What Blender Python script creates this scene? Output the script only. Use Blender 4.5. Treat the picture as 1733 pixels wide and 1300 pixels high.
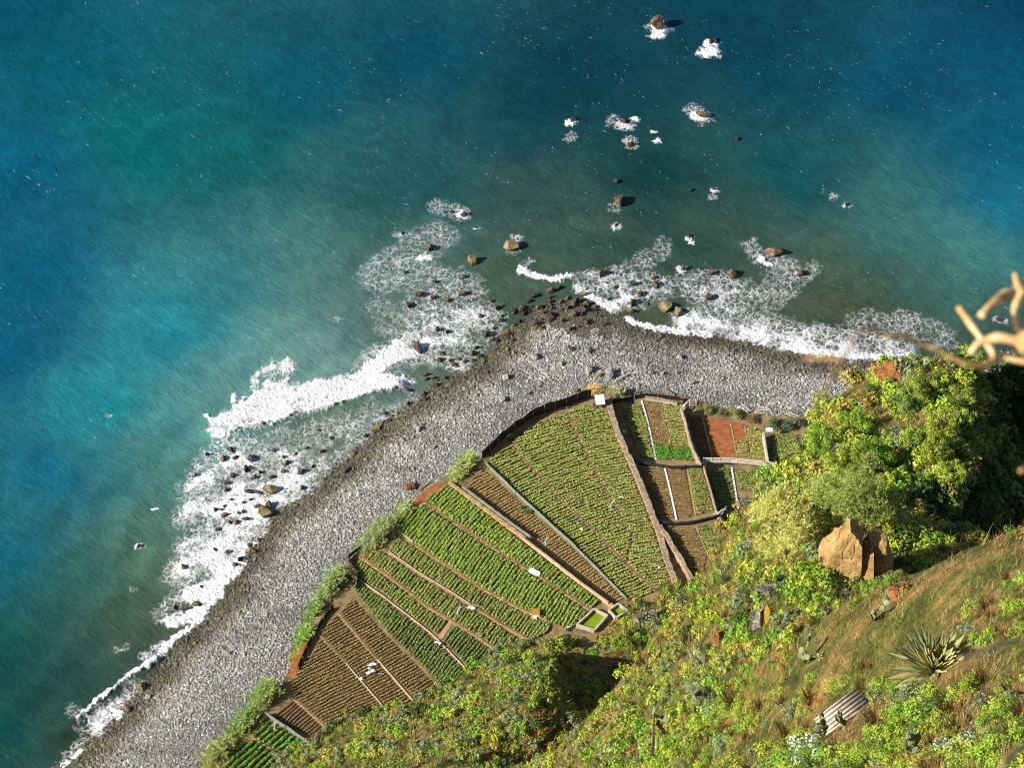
import bpy, math, numpy as np
from mathutils import Vector, Matrix
for o in list(bpy.data.objects): bpy.data.objects.remove(o)
sc = bpy.context.scene
COL = sc.collection
# ------------------------------------------------------------------ camera, sky, sun, exposure
CAM_H, PITCH, FPX = 450.0, math.radians(50), 5400.0          # metres above the sea, tilt below the horizon, focal length at 1733 px width
cd = bpy.data.cameras.new('camera'); cam = bpy.data.objects.new('camera', cd); COL.objects.link(cam)
cam.location = (0, 0, CAM_H); cam.rotation_euler = (math.pi/2-PITCH, 0, 0)
cd.sensor_fit = 'HORIZONTAL'; cd.sensor_width = 36.0; cd.lens = 36.0*FPX/1733.0
cd.clip_start = 0.1; cd.clip_end = 60000
cd.dof.use_dof = True; cd.dof.focus_distance = 420; cd.dof.aperture_fstop = 19
sc.camera = cam
SUN_EL, SUN_AZ = math.radians(31), math.atan2(-0.28, -0.96)    # the sun stands to the left
SD = Vector((math.cos(SUN_EL)*math.cos(SUN_AZ), math.cos(SUN_EL)*math.sin(SUN_AZ), math.sin(SUN_EL)))
world = bpy.data.worlds.new('World'); sc.world = world; world.use_nodes = True
wn = world.node_tree; bg = wn.nodes['Background']
sky = wn.nodes.new('ShaderNodeTexSky'); sky.sky_type = 'NISHITA'; sky.sun_disc = False
sky.sun_elevation = SUN_EL; sky.sun_rotation = math.atan2(SD.x, SD.y); sky.altitude = 400
wn.links.new(sky.outputs[0], bg.inputs[0]); bg.inputs[1].default_value = 0.07
sl = bpy.data.lights.new('sun', 'SUN'); sl.energy = 5.0; sl.angle = math.radians(0.55); sl.color = (1, .94, .84)
so = bpy.data.objects.new('sun', sl); COL.objects.link(so); so.location = (-200, 300, 600)
so.rotation_euler = (-SD).to_track_quat('-Z', 'Y').to_euler()
sc.view_settings.view_transform = 'Standard'; sc.view_settings.look = 'None'
sc.view_settings.exposure = 0.95; sc.view_settings.gamma = 1
sc.cycles.max_bounces = 6; sc.cycles.diffuse_bounces = 2; sc.cycles.glossy_bounces = 2; sc.cycles.transparent_max_bounces = 12
sc.cycles.use_denoising = True; sc.cycles.filter_width = 1.15

# ------------------------------------------------------------------ measuring helpers: survey points read off the photograph
def ray(u, v):
    u = np.asarray(u, float); v = np.asarray(v, float)
    a = (u-866.5)/FPX; b = (650-v)/FPX
    d = np.stack([a, math.cos(PITCH)+b*math.sin(PITCH), -math.sin(PITCH)+b*math.cos(PITCH)], -1)
    return d/np.linalg.norm(d, axis=-1, keepdims=True)
def at(u, v, z=0.0):
    r = ray(u, v); t = (z-CAM_H)/r[..., 2]
    return np.stack([r[..., 0]*t, r[..., 1]*t, np.zeros_like(t)+z], -1)
def atd(u, v, d):
    return ray(u, v)*np.asarray(d, float)[..., None]+np.array([0, 0, CAM_H])
def proj(p):
    p = np.asarray(p, float)-np.array([0, 0, CAM_H])
    w = p@np.array([0, math.cos(PITCH), -math.sin(PITCH)])
    return 866.5+FPX*p[..., 0]/w, 650-FPX*(p@np.array([0, math.sin(PITCH), math.cos(PITCH)]))/w
def PL(pts, z=0.0):
    a = np.array(pts, float); return at(a[:, 0], a[:, 1], z)
RNG = np.random.default_rng(7)
def hash2(i, j, s):
    n = (i.astype(np.int64)*374761393+j.astype(np.int64)*668265263+s*974711) & 0x7fffffff
    n = ((n ^ (n >> 13))*1274126177) & 0x7fffffff
    return ((n ^ (n >> 16)) & 0xffffff)/float(0xffffff)
def vnoise(x, y, s=0):
    i = np.floor(x); j = np.floor(y); a = x-i; b = y-j; i = i.astype(int); j = j.astype(int)
    a = a*a*(3-2*a); b = b*b*(3-2*b)
    return (hash2(i, j, s)*(1-a)+hash2(i+1, j, s)*a)*(1-b)+(hash2(i, j+1, s)*(1-a)+hash2(i+1, j+1, s)*a)*b
def fbm(x, y, s=0, o=4):
    t = 0; w = .5; n = 0
    for k in range(o):
        t = t+w*vnoise(x, y, s+k*17); n += w; x = x*2.03+3.1; y = y*2.03-1.7; w *= .5
    return t/n
def worley(x, y, s=0):
    i0 = np.floor(x).astype(int); j0 = np.floor(y).astype(int)
    f1 = np.full(x.shape, 9.0); f2 = np.full(x.shape, 9.0)
    for di in (-1, 0, 1):
        for dj in (-1, 0, 1):
            i = i0+di; j = j0+dj
            d = np.hypot(i+hash2(i, j, s)-x, j+hash2(i, j, s+5)-y)
            f2 = np.minimum(np.maximum(f1, d), f2); f1 = np.minimum(f1, d)
    return f1, f2
def sstep(a, b, x):
    t = np.clip((x-a)/(b-a), 0, 1); return t*t*(3-2*t)
def seg_dist(x, y, poly, closed=False):
    n = len(poly); best = np.full(x.shape, 1e9)
    for k in range(n if closed else n-1):
        ax, ay = poly[k][:2]; bx, by = poly[(k+1) % n][:2]
        dx, dy = bx-ax, by-ay; t = np.clip(((x-ax)*dx+(y-ay)*dy)/(dx*dx+dy*dy+1e-12), 0, 1)
        best = np.minimum(best, np.hypot(x-ax-t*dx, y-ay-t*dy))
    return best
def inside(x, y, poly):
    c = np.zeros(x.shape, bool); n = len(poly)
    for k in range(n):
        ax, ay = poly[k][:2]; bx, by = poly[(k+1) % n][:2]
        if ay == by: continue
        c ^= ((ay > y) != (by > y)) & (x < (bx-ax)*(y-ay)/(by-ay)+ax)
    return c
def lin(r, g, b):
    c = np.array([r, g, b], float)/255
    return np.where(c <= .04045, c/12.92, ((c+.055)/1.055)**2.4)

LMK = [('the agave', 1583, 1115), ('the corrugated roof', 1425, 1225), ('the ochre pinnacle', 1440, 930), ('the lichen streaked rock', 1285, 1060), ('the pale pine', 1325, 880), ('the darker pine', 1455, 810), ('the orange rock face', 1520, 632), ('the lime tree', 1590, 745), ('the left outcrop tree', 1395, 755), ('the green tank', 1003, 1050), ('the shaded hollow', 1010, 1135), ('the dead flower stalk', 1102, 1250), ('the silvery dead bush', 1175, 1118), ('the orange scar', 1217, 1085), ('the stone wall end', 1146, 992), ('the lower right branch', 1680, 1092), ('the brown fields', 660, 1195), ('the bottom edge branch', 1715, 1275), ('the white flowers', 1360, 1282), ('the brown lip', 1640, 938), ('the dark plot', 1320, 755), ('the log bundle', 1221, 868), ('the green wedge plot', 770, 1160), ('the striped beds', 520, 1290), ('the hump', 925, 1150), ('the ridge agave', 1225, 1195)]
def where(u, v, marks=None):
    n_, a, b = min(marks or LMK, key=lambda q: (q[1]-u)**2+(q[2]-v)**2); du, dv = u-a, v-b; r_ = math.hypot(du, dv)
    w = 'close by ' if r_ < 26 else ('far ' if r_ > 110 else '')
    if abs(du) > 2.2*abs(dv): return w+('right of ' if du > 0 else 'left of ')+n_ if w != 'close by ' else 'close by, '+('right of ' if du > 0 else 'left of ')+n_
    if abs(dv) > 2.2*abs(du): return w+('below ' if dv > 0 else 'above ')+n_ if w != 'close by ' else 'close by, '+('below ' if dv > 0 else 'above ')+n_
    return (w.replace('by ', 'by, '))+('below' if dv > 0 else 'above')+' and '+('right of ' if du > 0 else 'left of ')+n_
# ------------------------------------------------------------------ mesh and object helpers
def mk(name, V, F, mats, cols=None, mi=None, smooth=False, attr=None):
    V = np.asarray(V, np.float32).reshape(-1, 3)
    me = bpy.data.meshes.new(name); me.vertices.add(len(V)); me.vertices.foreach_set('co', V.ravel())
    if isinstance(F, np.ndarray): groups = [F]
    else: groups = [np.asarray(f, np.int32) for f in F if len(f)]
    idx = np.concatenate([g.ravel() for g in groups]).astype(np.int32)
    tot = np.concatenate([np.full(len(g), g.shape[1], np.int32) for g in groups])
    st = np.concatenate([[0], np.cumsum(tot)[:-1]]).astype(np.int32)
    me.loops.add(len(idx)); me.loops.foreach_set('vertex_index', idx)
    me.polygons.add(len(tot)); me.polygons.foreach_set('loop_start', st); me.polygons.foreach_set('loop_total', tot)
    if mi is not None: me.polygons.foreach_set('material_index', np.asarray(mi, np.int32))
    me.polygons.foreach_set('use_smooth', np.full(len(tot), smooth, bool))
    for m in (mats if isinstance(mats, (list, tuple)) else [mats]): me.materials.append(m)
    if cols is not None:
        a = me.color_attributes.new('Col', 'FLOAT_COLOR', 'POINT')
        c = np.ones((len(V), 4), np.float32); c[:, :3] = cols; a.data.foreach_set('color', c.ravel())
    for k, w in (attr or {}).items():
        a = me.attributes.new(k, 'FLOAT', 'POINT'); a.data.foreach_set('value', np.asarray(w, np.float32))
    me.update(); me.validate(clean_customdata=False); return me
def link(name, me, loc=(0, 0, 0), parent=None, rz=0, scale=None):
    o = bpy.data.objects.new(name, me); COL.objects.link(o); o.location = loc; o.rotation_euler = (0, 0, rz)
    if scale is not None: o.scale = scale
    if parent is not None: o.parent = parent
    return o
def tag(o, label=None, cat=None, group=None, kind=None):
    for k, w in (('label', label), ('category', cat), ('group', group), ('kind', kind)):
        if w: o[k] = w
    return o
def thing(name, label, cat, loc, group=None):
    o = bpy.data.objects.new(name, None); COL.objects.link(o); o.location = tuple(float(q) for q in loc); o.empty_display_size = .3
    return tag(o, label, cat, group)
def part(name, V, F, mats, parent, **k):
    V = np.asarray(V, float).reshape(-1, 3)-np.array(parent.location)
    return link(name, mk(name, V, F, mats, **k), parent=parent)
def solo(name, V, F, mats, label=None, cat=None, group=None, kind=None, **k):
    V = np.asarray(V, float).reshape(-1, 3)
    loc = np.array([V[:, 0].mean(), V[:, 1].mean(), V[:, 2].min()])
    return tag(link(name, mk(name, V-loc, F, mats, **k), loc), label, cat, group, kind)
class MB:                                   # collects pieces of one mesh
    def __init__(s): s.V = []; s.Q = []; s.T = []; s.n = 0; s.C = []
    def add(s, V, F, col=None):
        V = np.asarray(V, float).reshape(-1, 3); F = np.asarray(F, int)+s.n
        (s.Q if F.shape[1] == 4 else s.T).append(F); s.V.append(V); s.n += len(V)
        s.C.append(np.ones((len(V), 3))*(1 if col is None else np.asarray(col)))
    def get(s):
        return np.concatenate(s.V), [np.concatenate(q) for q in (s.Q, s.T) if q]
    def cols(s): return np.concatenate(s.C)
BOXF = np.array([[0, 3, 2, 1], [4, 5, 6, 7], [0, 1, 5, 4], [1, 2, 6, 5], [2, 3, 7, 6], [3, 0, 4, 7]])
def segbox(p, q, w, z0, z1, z2=None, z3=None):      # upright bar from p to q (plan), width w
    p = np.array(p[:2], float); q = np.array(q[:2], float); d = q-p; d /= np.linalg.norm(d)+1e-9; n = np.array([-d[1], d[0]])*w/2
    b = [p-n, q-n, q+n, p+n]; z2 = z0 if z2 is None else z2; z3 = z1 if z3 is None else z3
    zs0 = [z0, z2, z2, z0]; zs1 = [z1, z3, z3, z1]
    return np.array([[*b[k], zs0[k]] for k in range(4)]+[[*b[k], zs1[k]] for k in range(4)]), BOXF
def tube(path, rad, n=6, cap=True):
    path = np.asarray(path, float); m = len(path); rad = np.ones(m)*rad
    V = []; F = []
    t = np.gradient(path, axis=0); t /= np.linalg.norm(t, axis=1, keepdims=True)+1e-9
    ref = np.array([.31, .2, .93]); a = np.cross(t, ref); a /= np.linalg.norm(a, axis=1, keepdims=True)+1e-9; b = np.cross(t, a)
    for k in range(m):
        for j in range(n):
            w = 2*math.pi*j/n; V.append(path[k]+rad[k]*(a[k]*math.cos(w)+b[k]*math.sin(w)))
    for k in range(m-1):
        for j in range(n): F.append([k*n+j, k*n+(j+1) % n, (k+1)*n+(j+1) % n, (k+1)*n+j])
    V = V+[path[0], path[-1]]
    for j in range(n):
        F.append([m*n, (j+1) % n, j, j]); F.append([m*n+1, (m-1)*n+j, (m-1)*n+(j+1) % n, (m-1)*n+(j+1) % n])
    T = np.array([f[:3] for f in F[-2*n:]]); return np.array(V), [np.array(F[:-2*n]), T]
def addtube(mb, *a, **k):
    V, (Q, T) = tube(*a, **k); n0 = mb.n; mb.add(V, Q); mb.T.append(T+n0)
def ico(sub):
    t = (1+5**.5)/2
    V = [(-1, t, 0), (1, t, 0), (-1, -t, 0), (1, -t, 0), (0, -1, t), (0, 1, t), (0, -1, -t), (0, 1, -t), (t, 0, -1), (t, 0, 1), (-t, 0, -1), (-t, 0, 1)]
    F = [(0, 11, 5), (0, 5, 1), (0, 1, 7), (0, 7, 10), (0, 10, 11), (1, 5, 9), (5, 11, 4), (11, 10, 2), (10, 7, 6), (7, 1, 8), (3, 9, 4), (3, 4, 2), (3, 2, 6), (3, 6, 8), (3, 8, 9), (4, 9, 5), (2, 4, 11), (6, 2, 10), (8, 6, 7), (9, 8, 1)]
    V = [np.array(q)/np.linalg.norm(q) for q in V]
    for _ in range(sub):
        mid = {}; G = []
        def m(a, b):
            k = (min(a, b), max(a, b))
            if k not in mid:
                q = V[a]+V[b]; V.append(q/np.linalg.norm(q)); mid[k] = len(V)-1
            return mid[k]
        for a, b, c in F:
            x, y, z = m(a, b), m(b, c), m(c, a); G += [(a, x, z), (b, y, x), (c, z, y), (x, y, z)]
        F = G
    return np.array(V), np.array(F)
def rockmesh(rng, sub=2, planes=9, rough=.06, cut=(.55, .85)):
    V, F = ico(sub); V = V.copy()
    for _ in range(planes):
        n = rng.normal(size=3); n /= np.linalg.norm(n); c = rng.uniform(*cut)
        V -= np.maximum(0, V@n-c)[:, None]*n
    s = rng.uniform(0, 50)
    V *= 1+rough*2*(fbm(V[:, 0]*3+s+V[:, 2]*2, V[:, 1]*3+s-V[:, 2]*1.3, 3, 3)-.5)[:, None]
    return V, F
def leaves(rng, C, R, n, size, zmin=-.35, jit=.6, squash=1.0, asp=.55):
    C = np.asarray(C, float).reshape(-1, 3); R = np.asarray(R, float)
    k = rng.choice(len(R), n, p=R**2/np.sum(R**2)); d = rng.normal(size=(n, 3)); d /= np.linalg.norm(d, axis=1, keepdims=True)
    d[:, 2] = np.where(d[:, 2] < zmin, -d[:, 2], d[:, 2])
    pos = C[k]+d*(R[k]*(1.05-.5*rng.random(n)**2))[:, None]*np.array([1, 1, squash])
    nn = d+jit*rng.normal(size=(n, 3)); nn /= np.linalg.norm(nn, axis=1, keepdims=True)
    t = np.cross(nn, rng.normal(size=(n, 3))); t /= np.linalg.norm(t, axis=1, keepdims=True)+1e-9; b = np.cross(nn, t)
    s = (size*rng.uniform(.6, 1.3, n))[:, None]
    V = np.stack([pos-t*s, pos+b*s*asp, pos+t*s, pos-b*s*asp], 1).reshape(-1, 3)
    return V, np.arange(4*n).reshape(-1, 4)
def blades(rng, pos, h, w, lean=.5, up=None):           # one thin triangle each
    n = len(pos); a = rng.uniform(0, 2*math.pi, n); e = np.stack([np.cos(a), np.sin(a), np.zeros(n)], -1)
    g = rng.normal(size=(n, 3))*lean; g[:, 2] = 0
    tip = pos+np.stack([g[:, 0]*h, g[:, 1]*h, np.ones(n)*h], -1)
    w = np.broadcast_to(np.asarray(w, float), (n,))[:, None]
    V = np.stack([pos-e*w, pos+e*w, tip], 1).reshape(-1, 3); return V, np.arange(3*n).reshape(-1, 3)
def jitcol(rng, n, per, base, v=.28, hue=.12):
    c = np.asarray(base)*(1+v*rng.normal(size=(n, 1)).clip(-1.6, 1.6))*(1+hue*rng.normal(size=(n, 3)))
    return np.repeat(np.clip(c, .003, 1), per, 0)

# ------------------------------------------------------------------ materials
def newmat(name):
    m = bpy.data.materials.new(name); m.use_nodes = True; nt = m.node_tree; return m, nt, nt.nodes['Principled BSDF'], nt.nodes['Material Output']
def N(nt, t, **k):
    n = nt.nodes.new(t)
    for a, b in k.items():
        if hasattr(n, a): setattr(n, a, b)
        else: n.inputs[a].default_value = b
    return n
def noise(nt, scale, detail=4, rough=.55, src=None, dist=0):
    n = N(nt, 'ShaderNodeTexNoise'); n.inputs['Scale'].default_value = scale; n.inputs['Detail'].default_value = detail
    n.inputs['Roughness'].default_value = rough; n.inputs['Distortion'].default_value = dist
    if src is not None: nt.links.new(src, n.inputs['Vector'])
    return n
def ramp(nt, src, stops):
    r = N(nt, 'ShaderNodeValToRGB'); e = r.color_ramp.elements
    while len(e) < len(stops): e.new(.5)
    for k, (p, c) in enumerate(stops): e[k].position = p; e[k].color = (*c, 1)
    nt.links.new(src, r.inputs[0]); return r.outputs[0]
def bump(nt, bs, src, strength, dist):
    b = N(nt, 'ShaderNodeBump'); b.inputs['Strength'].default_value = strength; b.inputs['Distance'].default_value = dist
    nt.links.new(src, b.inputs['Height']); nt.links.new(b.outputs[0], bs.inputs['Normal']); return b
def mul(nt, a, b, t='MULTIPLY', f=1.0):
    m = N(nt, 'ShaderNodeMix', data_type='RGBA', blend_type=t); m.inputs[0].default_value = f
    nt.links.new(a, m.inputs[6]); nt.links.new(b, m.inputs[7]); return m.outputs[2]
def noisemat(name, stops, scale, rough=.9, bs=.5, bd=.05, detail=5, bscale=None, coord='Object', spec=.3):
    m, nt, b, out = newmat(name); v = N(nt, 'ShaderNodeNewGeometry').outputs['Position'] if coord == 'World' else N(nt, 'ShaderNodeTexCoord').outputs[coord]
    n = noise(nt, scale, detail, .6, v); nt.links.new(ramp(nt, n.outputs[0], stops), b.inputs['Base Color'])
    b.inputs['Roughness'].default_value = rough; b.inputs['Specular IOR Level'].default_value = spec
    n2 = noise(nt, bscale or scale*4, 4, .6, v); bump(nt, b, n2.outputs[0], bs, bd); return m
def wetfoot(m):                                   # stones darken towards the waterline
    nt = m.node_tree; b = nt.nodes['Principled BSDF']; src = b.inputs['Base Color'].links[0].from_socket
    sx = N(nt, 'ShaderNodeSeparateXYZ'); nt.links.new(N(nt, 'ShaderNodeNewGeometry').outputs['Position'], sx.inputs[0])
    mr = N(nt, 'ShaderNodeMapRange'); mr.inputs[1].default_value = .25; mr.inputs[2].default_value = .8; mr.inputs[3].default_value = .4; nt.links.new(sx.outputs['Z'], mr.inputs[0])
    nt.links.new(mul(nt, src, mr.outputs[0]), b.inputs['Base Color']); return m
def attrmat(name, rough=.7, trans=0.0, objrand=0.0, spec=.25, nscale=0, namt=.3):
    m, nt, b, out = newmat(name); a = N(nt, 'ShaderNodeAttribute', attribute_name='Col'); c = a.outputs['Color']
    if objrand:
        oi = N(nt, 'ShaderNodeObjectInfo'); mr = N(nt, 'ShaderNodeMapRange'); mr.inputs[3].default_value = 1-objrand; mr.inputs[4].default_value = 1+objrand
        nt.links.new(oi.outputs['Random'], mr.inputs[0]); hs = N(nt, 'ShaderNodeHueSaturation'); nt.links.new(mr.outputs[0], hs.inputs['Value']); nt.links.new(c, hs.inputs['Color'])
        m2 = N(nt, 'ShaderNodeMath', operation='MULTIPLY_ADD'); m2.inputs[1].default_value = .05; m2.inputs[2].default_value = .475
        w = N(nt, 'ShaderNodeTexWhiteNoise', noise_dimensions='1D'); nt.links.new(oi.outputs['Random'], w.inputs['W'])
        nt.links.new(w.outputs['Value'], m2.inputs[0]); nt.links.new(m2.outputs[0], hs.inputs['Hue']); c = hs.outputs[0]
    if nscale:
        n = noise(nt, nscale, 4, .6, N(nt, 'ShaderNodeNewGeometry').outputs['Position'])
        c = mul(nt, c, ramp(nt, n.outputs[0], [(.25, (1-namt,)*3), (.75, (1+namt,)*3)]))
    nt.links.new(c, b.inputs['Base Color']); b.inputs['Roughness'].default_value = rough; b.inputs['Specular IOR Level'].default_value = spec
    if trans:
        t = N(nt, 'ShaderNodeBsdfTranslucent'); nt.links.new(c, t.inputs[0]); mx = N(nt, 'ShaderNodeMixShader'); mx.inputs[0].default_value = trans
        nt.links.new(b.outputs[0], mx.inputs[1]); nt.links.new(t.outputs[0], mx.inputs[2]); nt.links.new(mx.outputs[0], out.inputs[0])
    return m
def g3(v): return (v, v, v)
M_leaf = attrmat('foliage', .6, .15, .16)
M_stone = attrmat('cobbles', .85)
M_crop = attrmat('crop_leaf', .6, .2)
M_soil = noisemat('field_soil', [(.3, (.062, .038, .017)), (.55, (.11, .068, .030)), (.75, (.165, .105, .050))], 1.2, coord='World', bd=.12, bscale=5)
M_ridge = noisemat('ridge_soil', [(.3, (.10, .056, .024)), (.6, (.185, .112, .048)), (.8, (.29, .19, .085))], 1.6, coord='World', bd=.12, bscale=7)
M_orange = noisemat('red_soil', [(.3, (.17, .055, .018)), (.6, (.30, .105, .036)), (.8, (.38, .16, .06))], 1.2, coord='World', bd=.1, bscale=6)
M_path = noisemat('dry_path', [(.3, (.22, .13, .055)), (.55, (.35, .225, .105)), (.75, (.46, .33, .18))], 1.5, coord='World', bd=.06, bscale=6)
M_bank = noisemat('bank_earth', [(.28, (.08, .075, .03)), (.5, (.19, .13, .055)), (.72, (.27, .20, .10))], .7, coord='World', bd=.2, bscale=3)
M_wall = noisemat('dry_stone', [(.3, (.10, .07, .045)), (.5, (.28, .20, .13)), (.7, (.42, .33, .22))], 2.2, coord='World', bs=.8, bd=.15, bscale=4)
M_conc = noisemat('concrete', [(.3, (.30, .27, .21)), (.7, (.46, .42, .34))], 1.5, coord='World', bd=.02)
M_white = noisemat('white_paint', [(.3, (.62, .62, .60)), (.7, (.80, .80, .79))], 2, bd=.01)
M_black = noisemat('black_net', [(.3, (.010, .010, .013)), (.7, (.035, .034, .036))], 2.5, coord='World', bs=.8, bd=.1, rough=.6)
M_net = noisemat('green_net', [(.3, (.11, .14, .11)), (.7, (.20, .23, .18))], 2, coord='World', bd=.03)
M_wood = noisemat('grey_wood', [(.3, (.20, .15, .10)), (.7, (.42, .33, .23))], 3, coord='World', bd=.02)
M_pale = noisemat('pale_wood', [(.3, (.42, .38, .31)), (.7, (.66, .61, .52))], 3, coord='World', bd=.02)
M_bark = noisemat('bark', [(.3, (.035, .022, .014)), (.7, (.11, .075, .05))], 4, coord='World', bd=.05, bs=.8)
M_pond = noisemat('pond_algae', [(.3, (.13, .20, .006)), (.7, (.20, .27, .012))], .6, coord='World', rough=.25, bd=.004)
M_rust = noisemat('rusty_top', [(.3, (.22, .07, .01)), (.7, (.50, .22, .03))], 3, bd=.02)
# ------------------------------------------------------------------ the sea
SHORE = [(60,1335),(105,1303),(150,1262),(200,1222),(235,1180),(262,1130),(290,1105),(340,1060),(375,1015),(395,985),(420,940),(450,900),(480,870),(520,842),(560,810),(590,782),(620,752),(650,722),(690,690),(740,660),(790,632),(825,612),(845,592),(862,570),(885,545),(912,523),(945,511),(982,512),(1012,524),(1038,536),(1064,547),(1090,557),(1150,565),(1200,572),(1260,583),(1320,600),(1380,610),(1440,615),(1500,614),(1550,612),(1640,606),(1733,600),(1900,590)]
shw = PL(SHORE)[:, :2]
LANDP = [tuple(q) for q in shw]+[(140, 200), (-140, 200)]
def shore_d(x, y):
    d = seg_dist(x, y, shw); return np.where(inside(x, y, LANDP), d, -d)
SEAC = [(0,0,0,76,102),(120,110,4,88,110),(250,240,14,100,112),(0,300,0,91,123),(0,600,0,87,122),(60,470,0,89,122),(100,800,4,101,132),(0,950,0,98,122),(0,1230,18,78,80),(200,690,30,128,148),(300,560,48,126,148),(400,470,56,112,126),(500,430,66,108,112),(550,600,112,144,148),(450,600,96,140,146),(330,720,92,136,140),(300,800,84,126,122),(250,900,76,108,100),(150,1000,46,94,90),(220,1050,64,82,76),(100,1150,32,66,66),(30,1100,14,74,78),
 (700,300,34,80,92),(700,100,2,74,98),(500,150,4,84,108),(400,280,22,92,100),(900,200,2,64,80),(1000,120,0,56,74),(1100,300,18,58,62),(900,350,50,74,72),(1000,420,56,76,72),(1200,400,50,74,68),(1400,450,66,84,76),(1450,520,66,70,54),(1350,300,18,76,86),(1500,380,60,104,108),(1650,420,74,122,126),(1600,480,60,98,98),(1700,350,26,104,136),(1500,150,0,76,104),(1700,100,0,76,109),(1700,250,2,89,120),(1300,100,0,62,83),(1200,0,0,62,84),(1733,0,0,62,91),(600,520,92,120,120),(640,430,70,100,98),(640,330,40,86,92),(850,480,66,84,76),(1050,560,70,76,62),(1300,520,70,78,66),(1550,560,60,66,54),(1700,560,58,70,62),(550,750,90,104,92),(450,830,110,116,104),(330,980,84,96,84),(260,1090,70,80,66),(700,560,80,94,86),(800,560,82,92,80),(160,1250,56,64,54)]
sc_p = at(np.array([c[0] for c in SEAC], float), np.array([c[1] for c in SEAC], float))[:, :2]
sc_c = np.array([lin(*c[2:]) for c in SEAC])*.64*np.array([.95, .99, .88]); sc_c = sc_c*np.array([1.14 if c[2] > 40 else 1.0 for c in SEAC])[:, None]; sc_c = np.clip(sc_c.mean(1, keepdims=True)+1.14*(sc_c-sc_c.mean(1, keepdims=True)), .0008, 1)
def sea_col(x, y):
    wx = x+9*(fbm(x/14, y/14, 61)-.5)+5*(fbm(x/5, y/5, 62)-.5); wy = y+9*(fbm(x/14, y/14, 63)-.5)+5*(fbm(x/5, y/5, 64)-.5)
    o = np.zeros(x.shape+(3,)); ws = np.zeros(x.shape)
    for p, c in zip(sc_p, sc_c):
        w = 1/((wx-p[0])**2+(wy-p[1])**2+70)**1.7; o += w[..., None]*c; ws += w
    return o/ws[..., None]
SWELL = [PL(p)[:, :2] for p in ([(-30,1282),(40,1268),(100,1245),(150,1206),(200,1166),(262,1120)],)]
BREAK = PL([(362,736),(390,738),(440,724),(480,716),(540,700),(600,686),(640,671),(674,657)])[:, :2]
def sea_z(x, y):
    z = .22*(fbm(x/9+.3*y/9, y/5-.3*x/5, 71, 3)-.5)
    dd_ = np.abs(shore_d(x, y)); z = z+.16*np.sin(dd_/1.25+5*fbm(x/11, y/11, 73, 2))*sstep(70, 8, dd_)*sstep(1, 7, dd_)*(.4+fbm(x/8, y/8, 75, 2))
    for p in SWELL: z = z+.75*np.exp(-(seg_dist(x, y, p)/1.1)**2)
    z = z+.8*np.exp(-(seg_dist(x, y, BREAK)/1.6)**2)
    e = np.minimum(np.minimum(x+150, 150-x), np.minimum(y-250, 560-y)); return z*sstep(0, 15, e)
xs = np.arange(-150, 150.1, 1.0); ys = np.arange(250, 560.1, 1.0)
X, Y = np.meshgrid(xs, ys); nx, ny = len(xs), len(ys)
V = np.stack([X, Y, sea_z(X, Y)], -1).reshape(-1, 3)
I = np.arange(nx*ny).reshape(ny, nx)
Q = np.stack([I[:-1, :-1], I[:-1, 1:], I[1:, 1:], I[1:, :-1]], -1).reshape(-1, 4)
far = np.array([[-30000, -30000, 0], [30000, -30000, 0], [30000, 30000, 0], [-30000, 30000, 0]], float)
k0 = len(V); c0, c1, c2, c3 = I[0, 0], I[0, -1], I[-1, -1], I[-1, 0]
cols = sea_col(V[:, 0], V[:, 1]); cols = np.concatenate([cols, np.ones((4, 3))*lin(0, 66, 112)]); V = np.concatenate([V, far])
Q = np.concatenate([Q, [[k0, k0+1, c1, c0], [k0+1, k0+2, c2, c1], [k0+2, k0+3, c3, c2], [k0+3, k0, c0, c3]]])
m, nt, b, out = newmat('sea_water'); M_sea = m
a = N(nt, 'ShaderNodeAttribute', attribute_name='Col'); gp = N(nt, 'ShaderNodeNewGeometry').outputs['Position']
mp = N(nt, 'ShaderNodeMapping'); mp.inputs['Rotation'].default_value = (0, 0, math.radians(38)); nt.links.new(gp, mp.inputs[0]); mq = N(nt, 'ShaderNodeMapping'); mq.inputs['Scale'].default_value = (.42, 1.0, 1); nt.links.new(mp.outputs[0], mq.inputs[0]); mp = mq
n1 = noise(nt, .55, 6, .68, mp.outputs[0], .6); n2 = noise(nt, .06, 5, .6, gp, .5)
c = mul(nt, a.outputs['Color'], ramp(nt, n1.outputs[0], [(.28, g3(.82)), (.5, g3(.97)), (.68, g3(1.14)), (.82, g3(1.32))]))
c = mul(nt, c, ramp(nt, n2.outputs[0], [(.3, (.78, .86, .88)), (.7, (1.22, 1.13, 1.1))]))
c = mul(nt, c, ramp(nt, noise(nt, .22, 6, .65, gp, .8).outputs[0], [(.3, (.80, .84, .86)), (.5, (1, 1, 1)), (.7, (1.32, 1.16, 1.12))]))
nt.links.new(c, b.inputs['Base Color']); b.inputs['Roughness'].default_value = .22; b.inputs['IOR'].default_value = 1.33; b.inputs['Specular IOR Level'].default_value = .12
n3 = noise(nt, 1.1, 6, .65, mp.outputs[0], .4); bump(nt, b, n3.outputs[0], .55, .5)
tag(link('sea', mk('sea', V, Q, M_sea, cols=cols, smooth=True)), kind='structure', label='blue green sea with grey silt near the shore')

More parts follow.
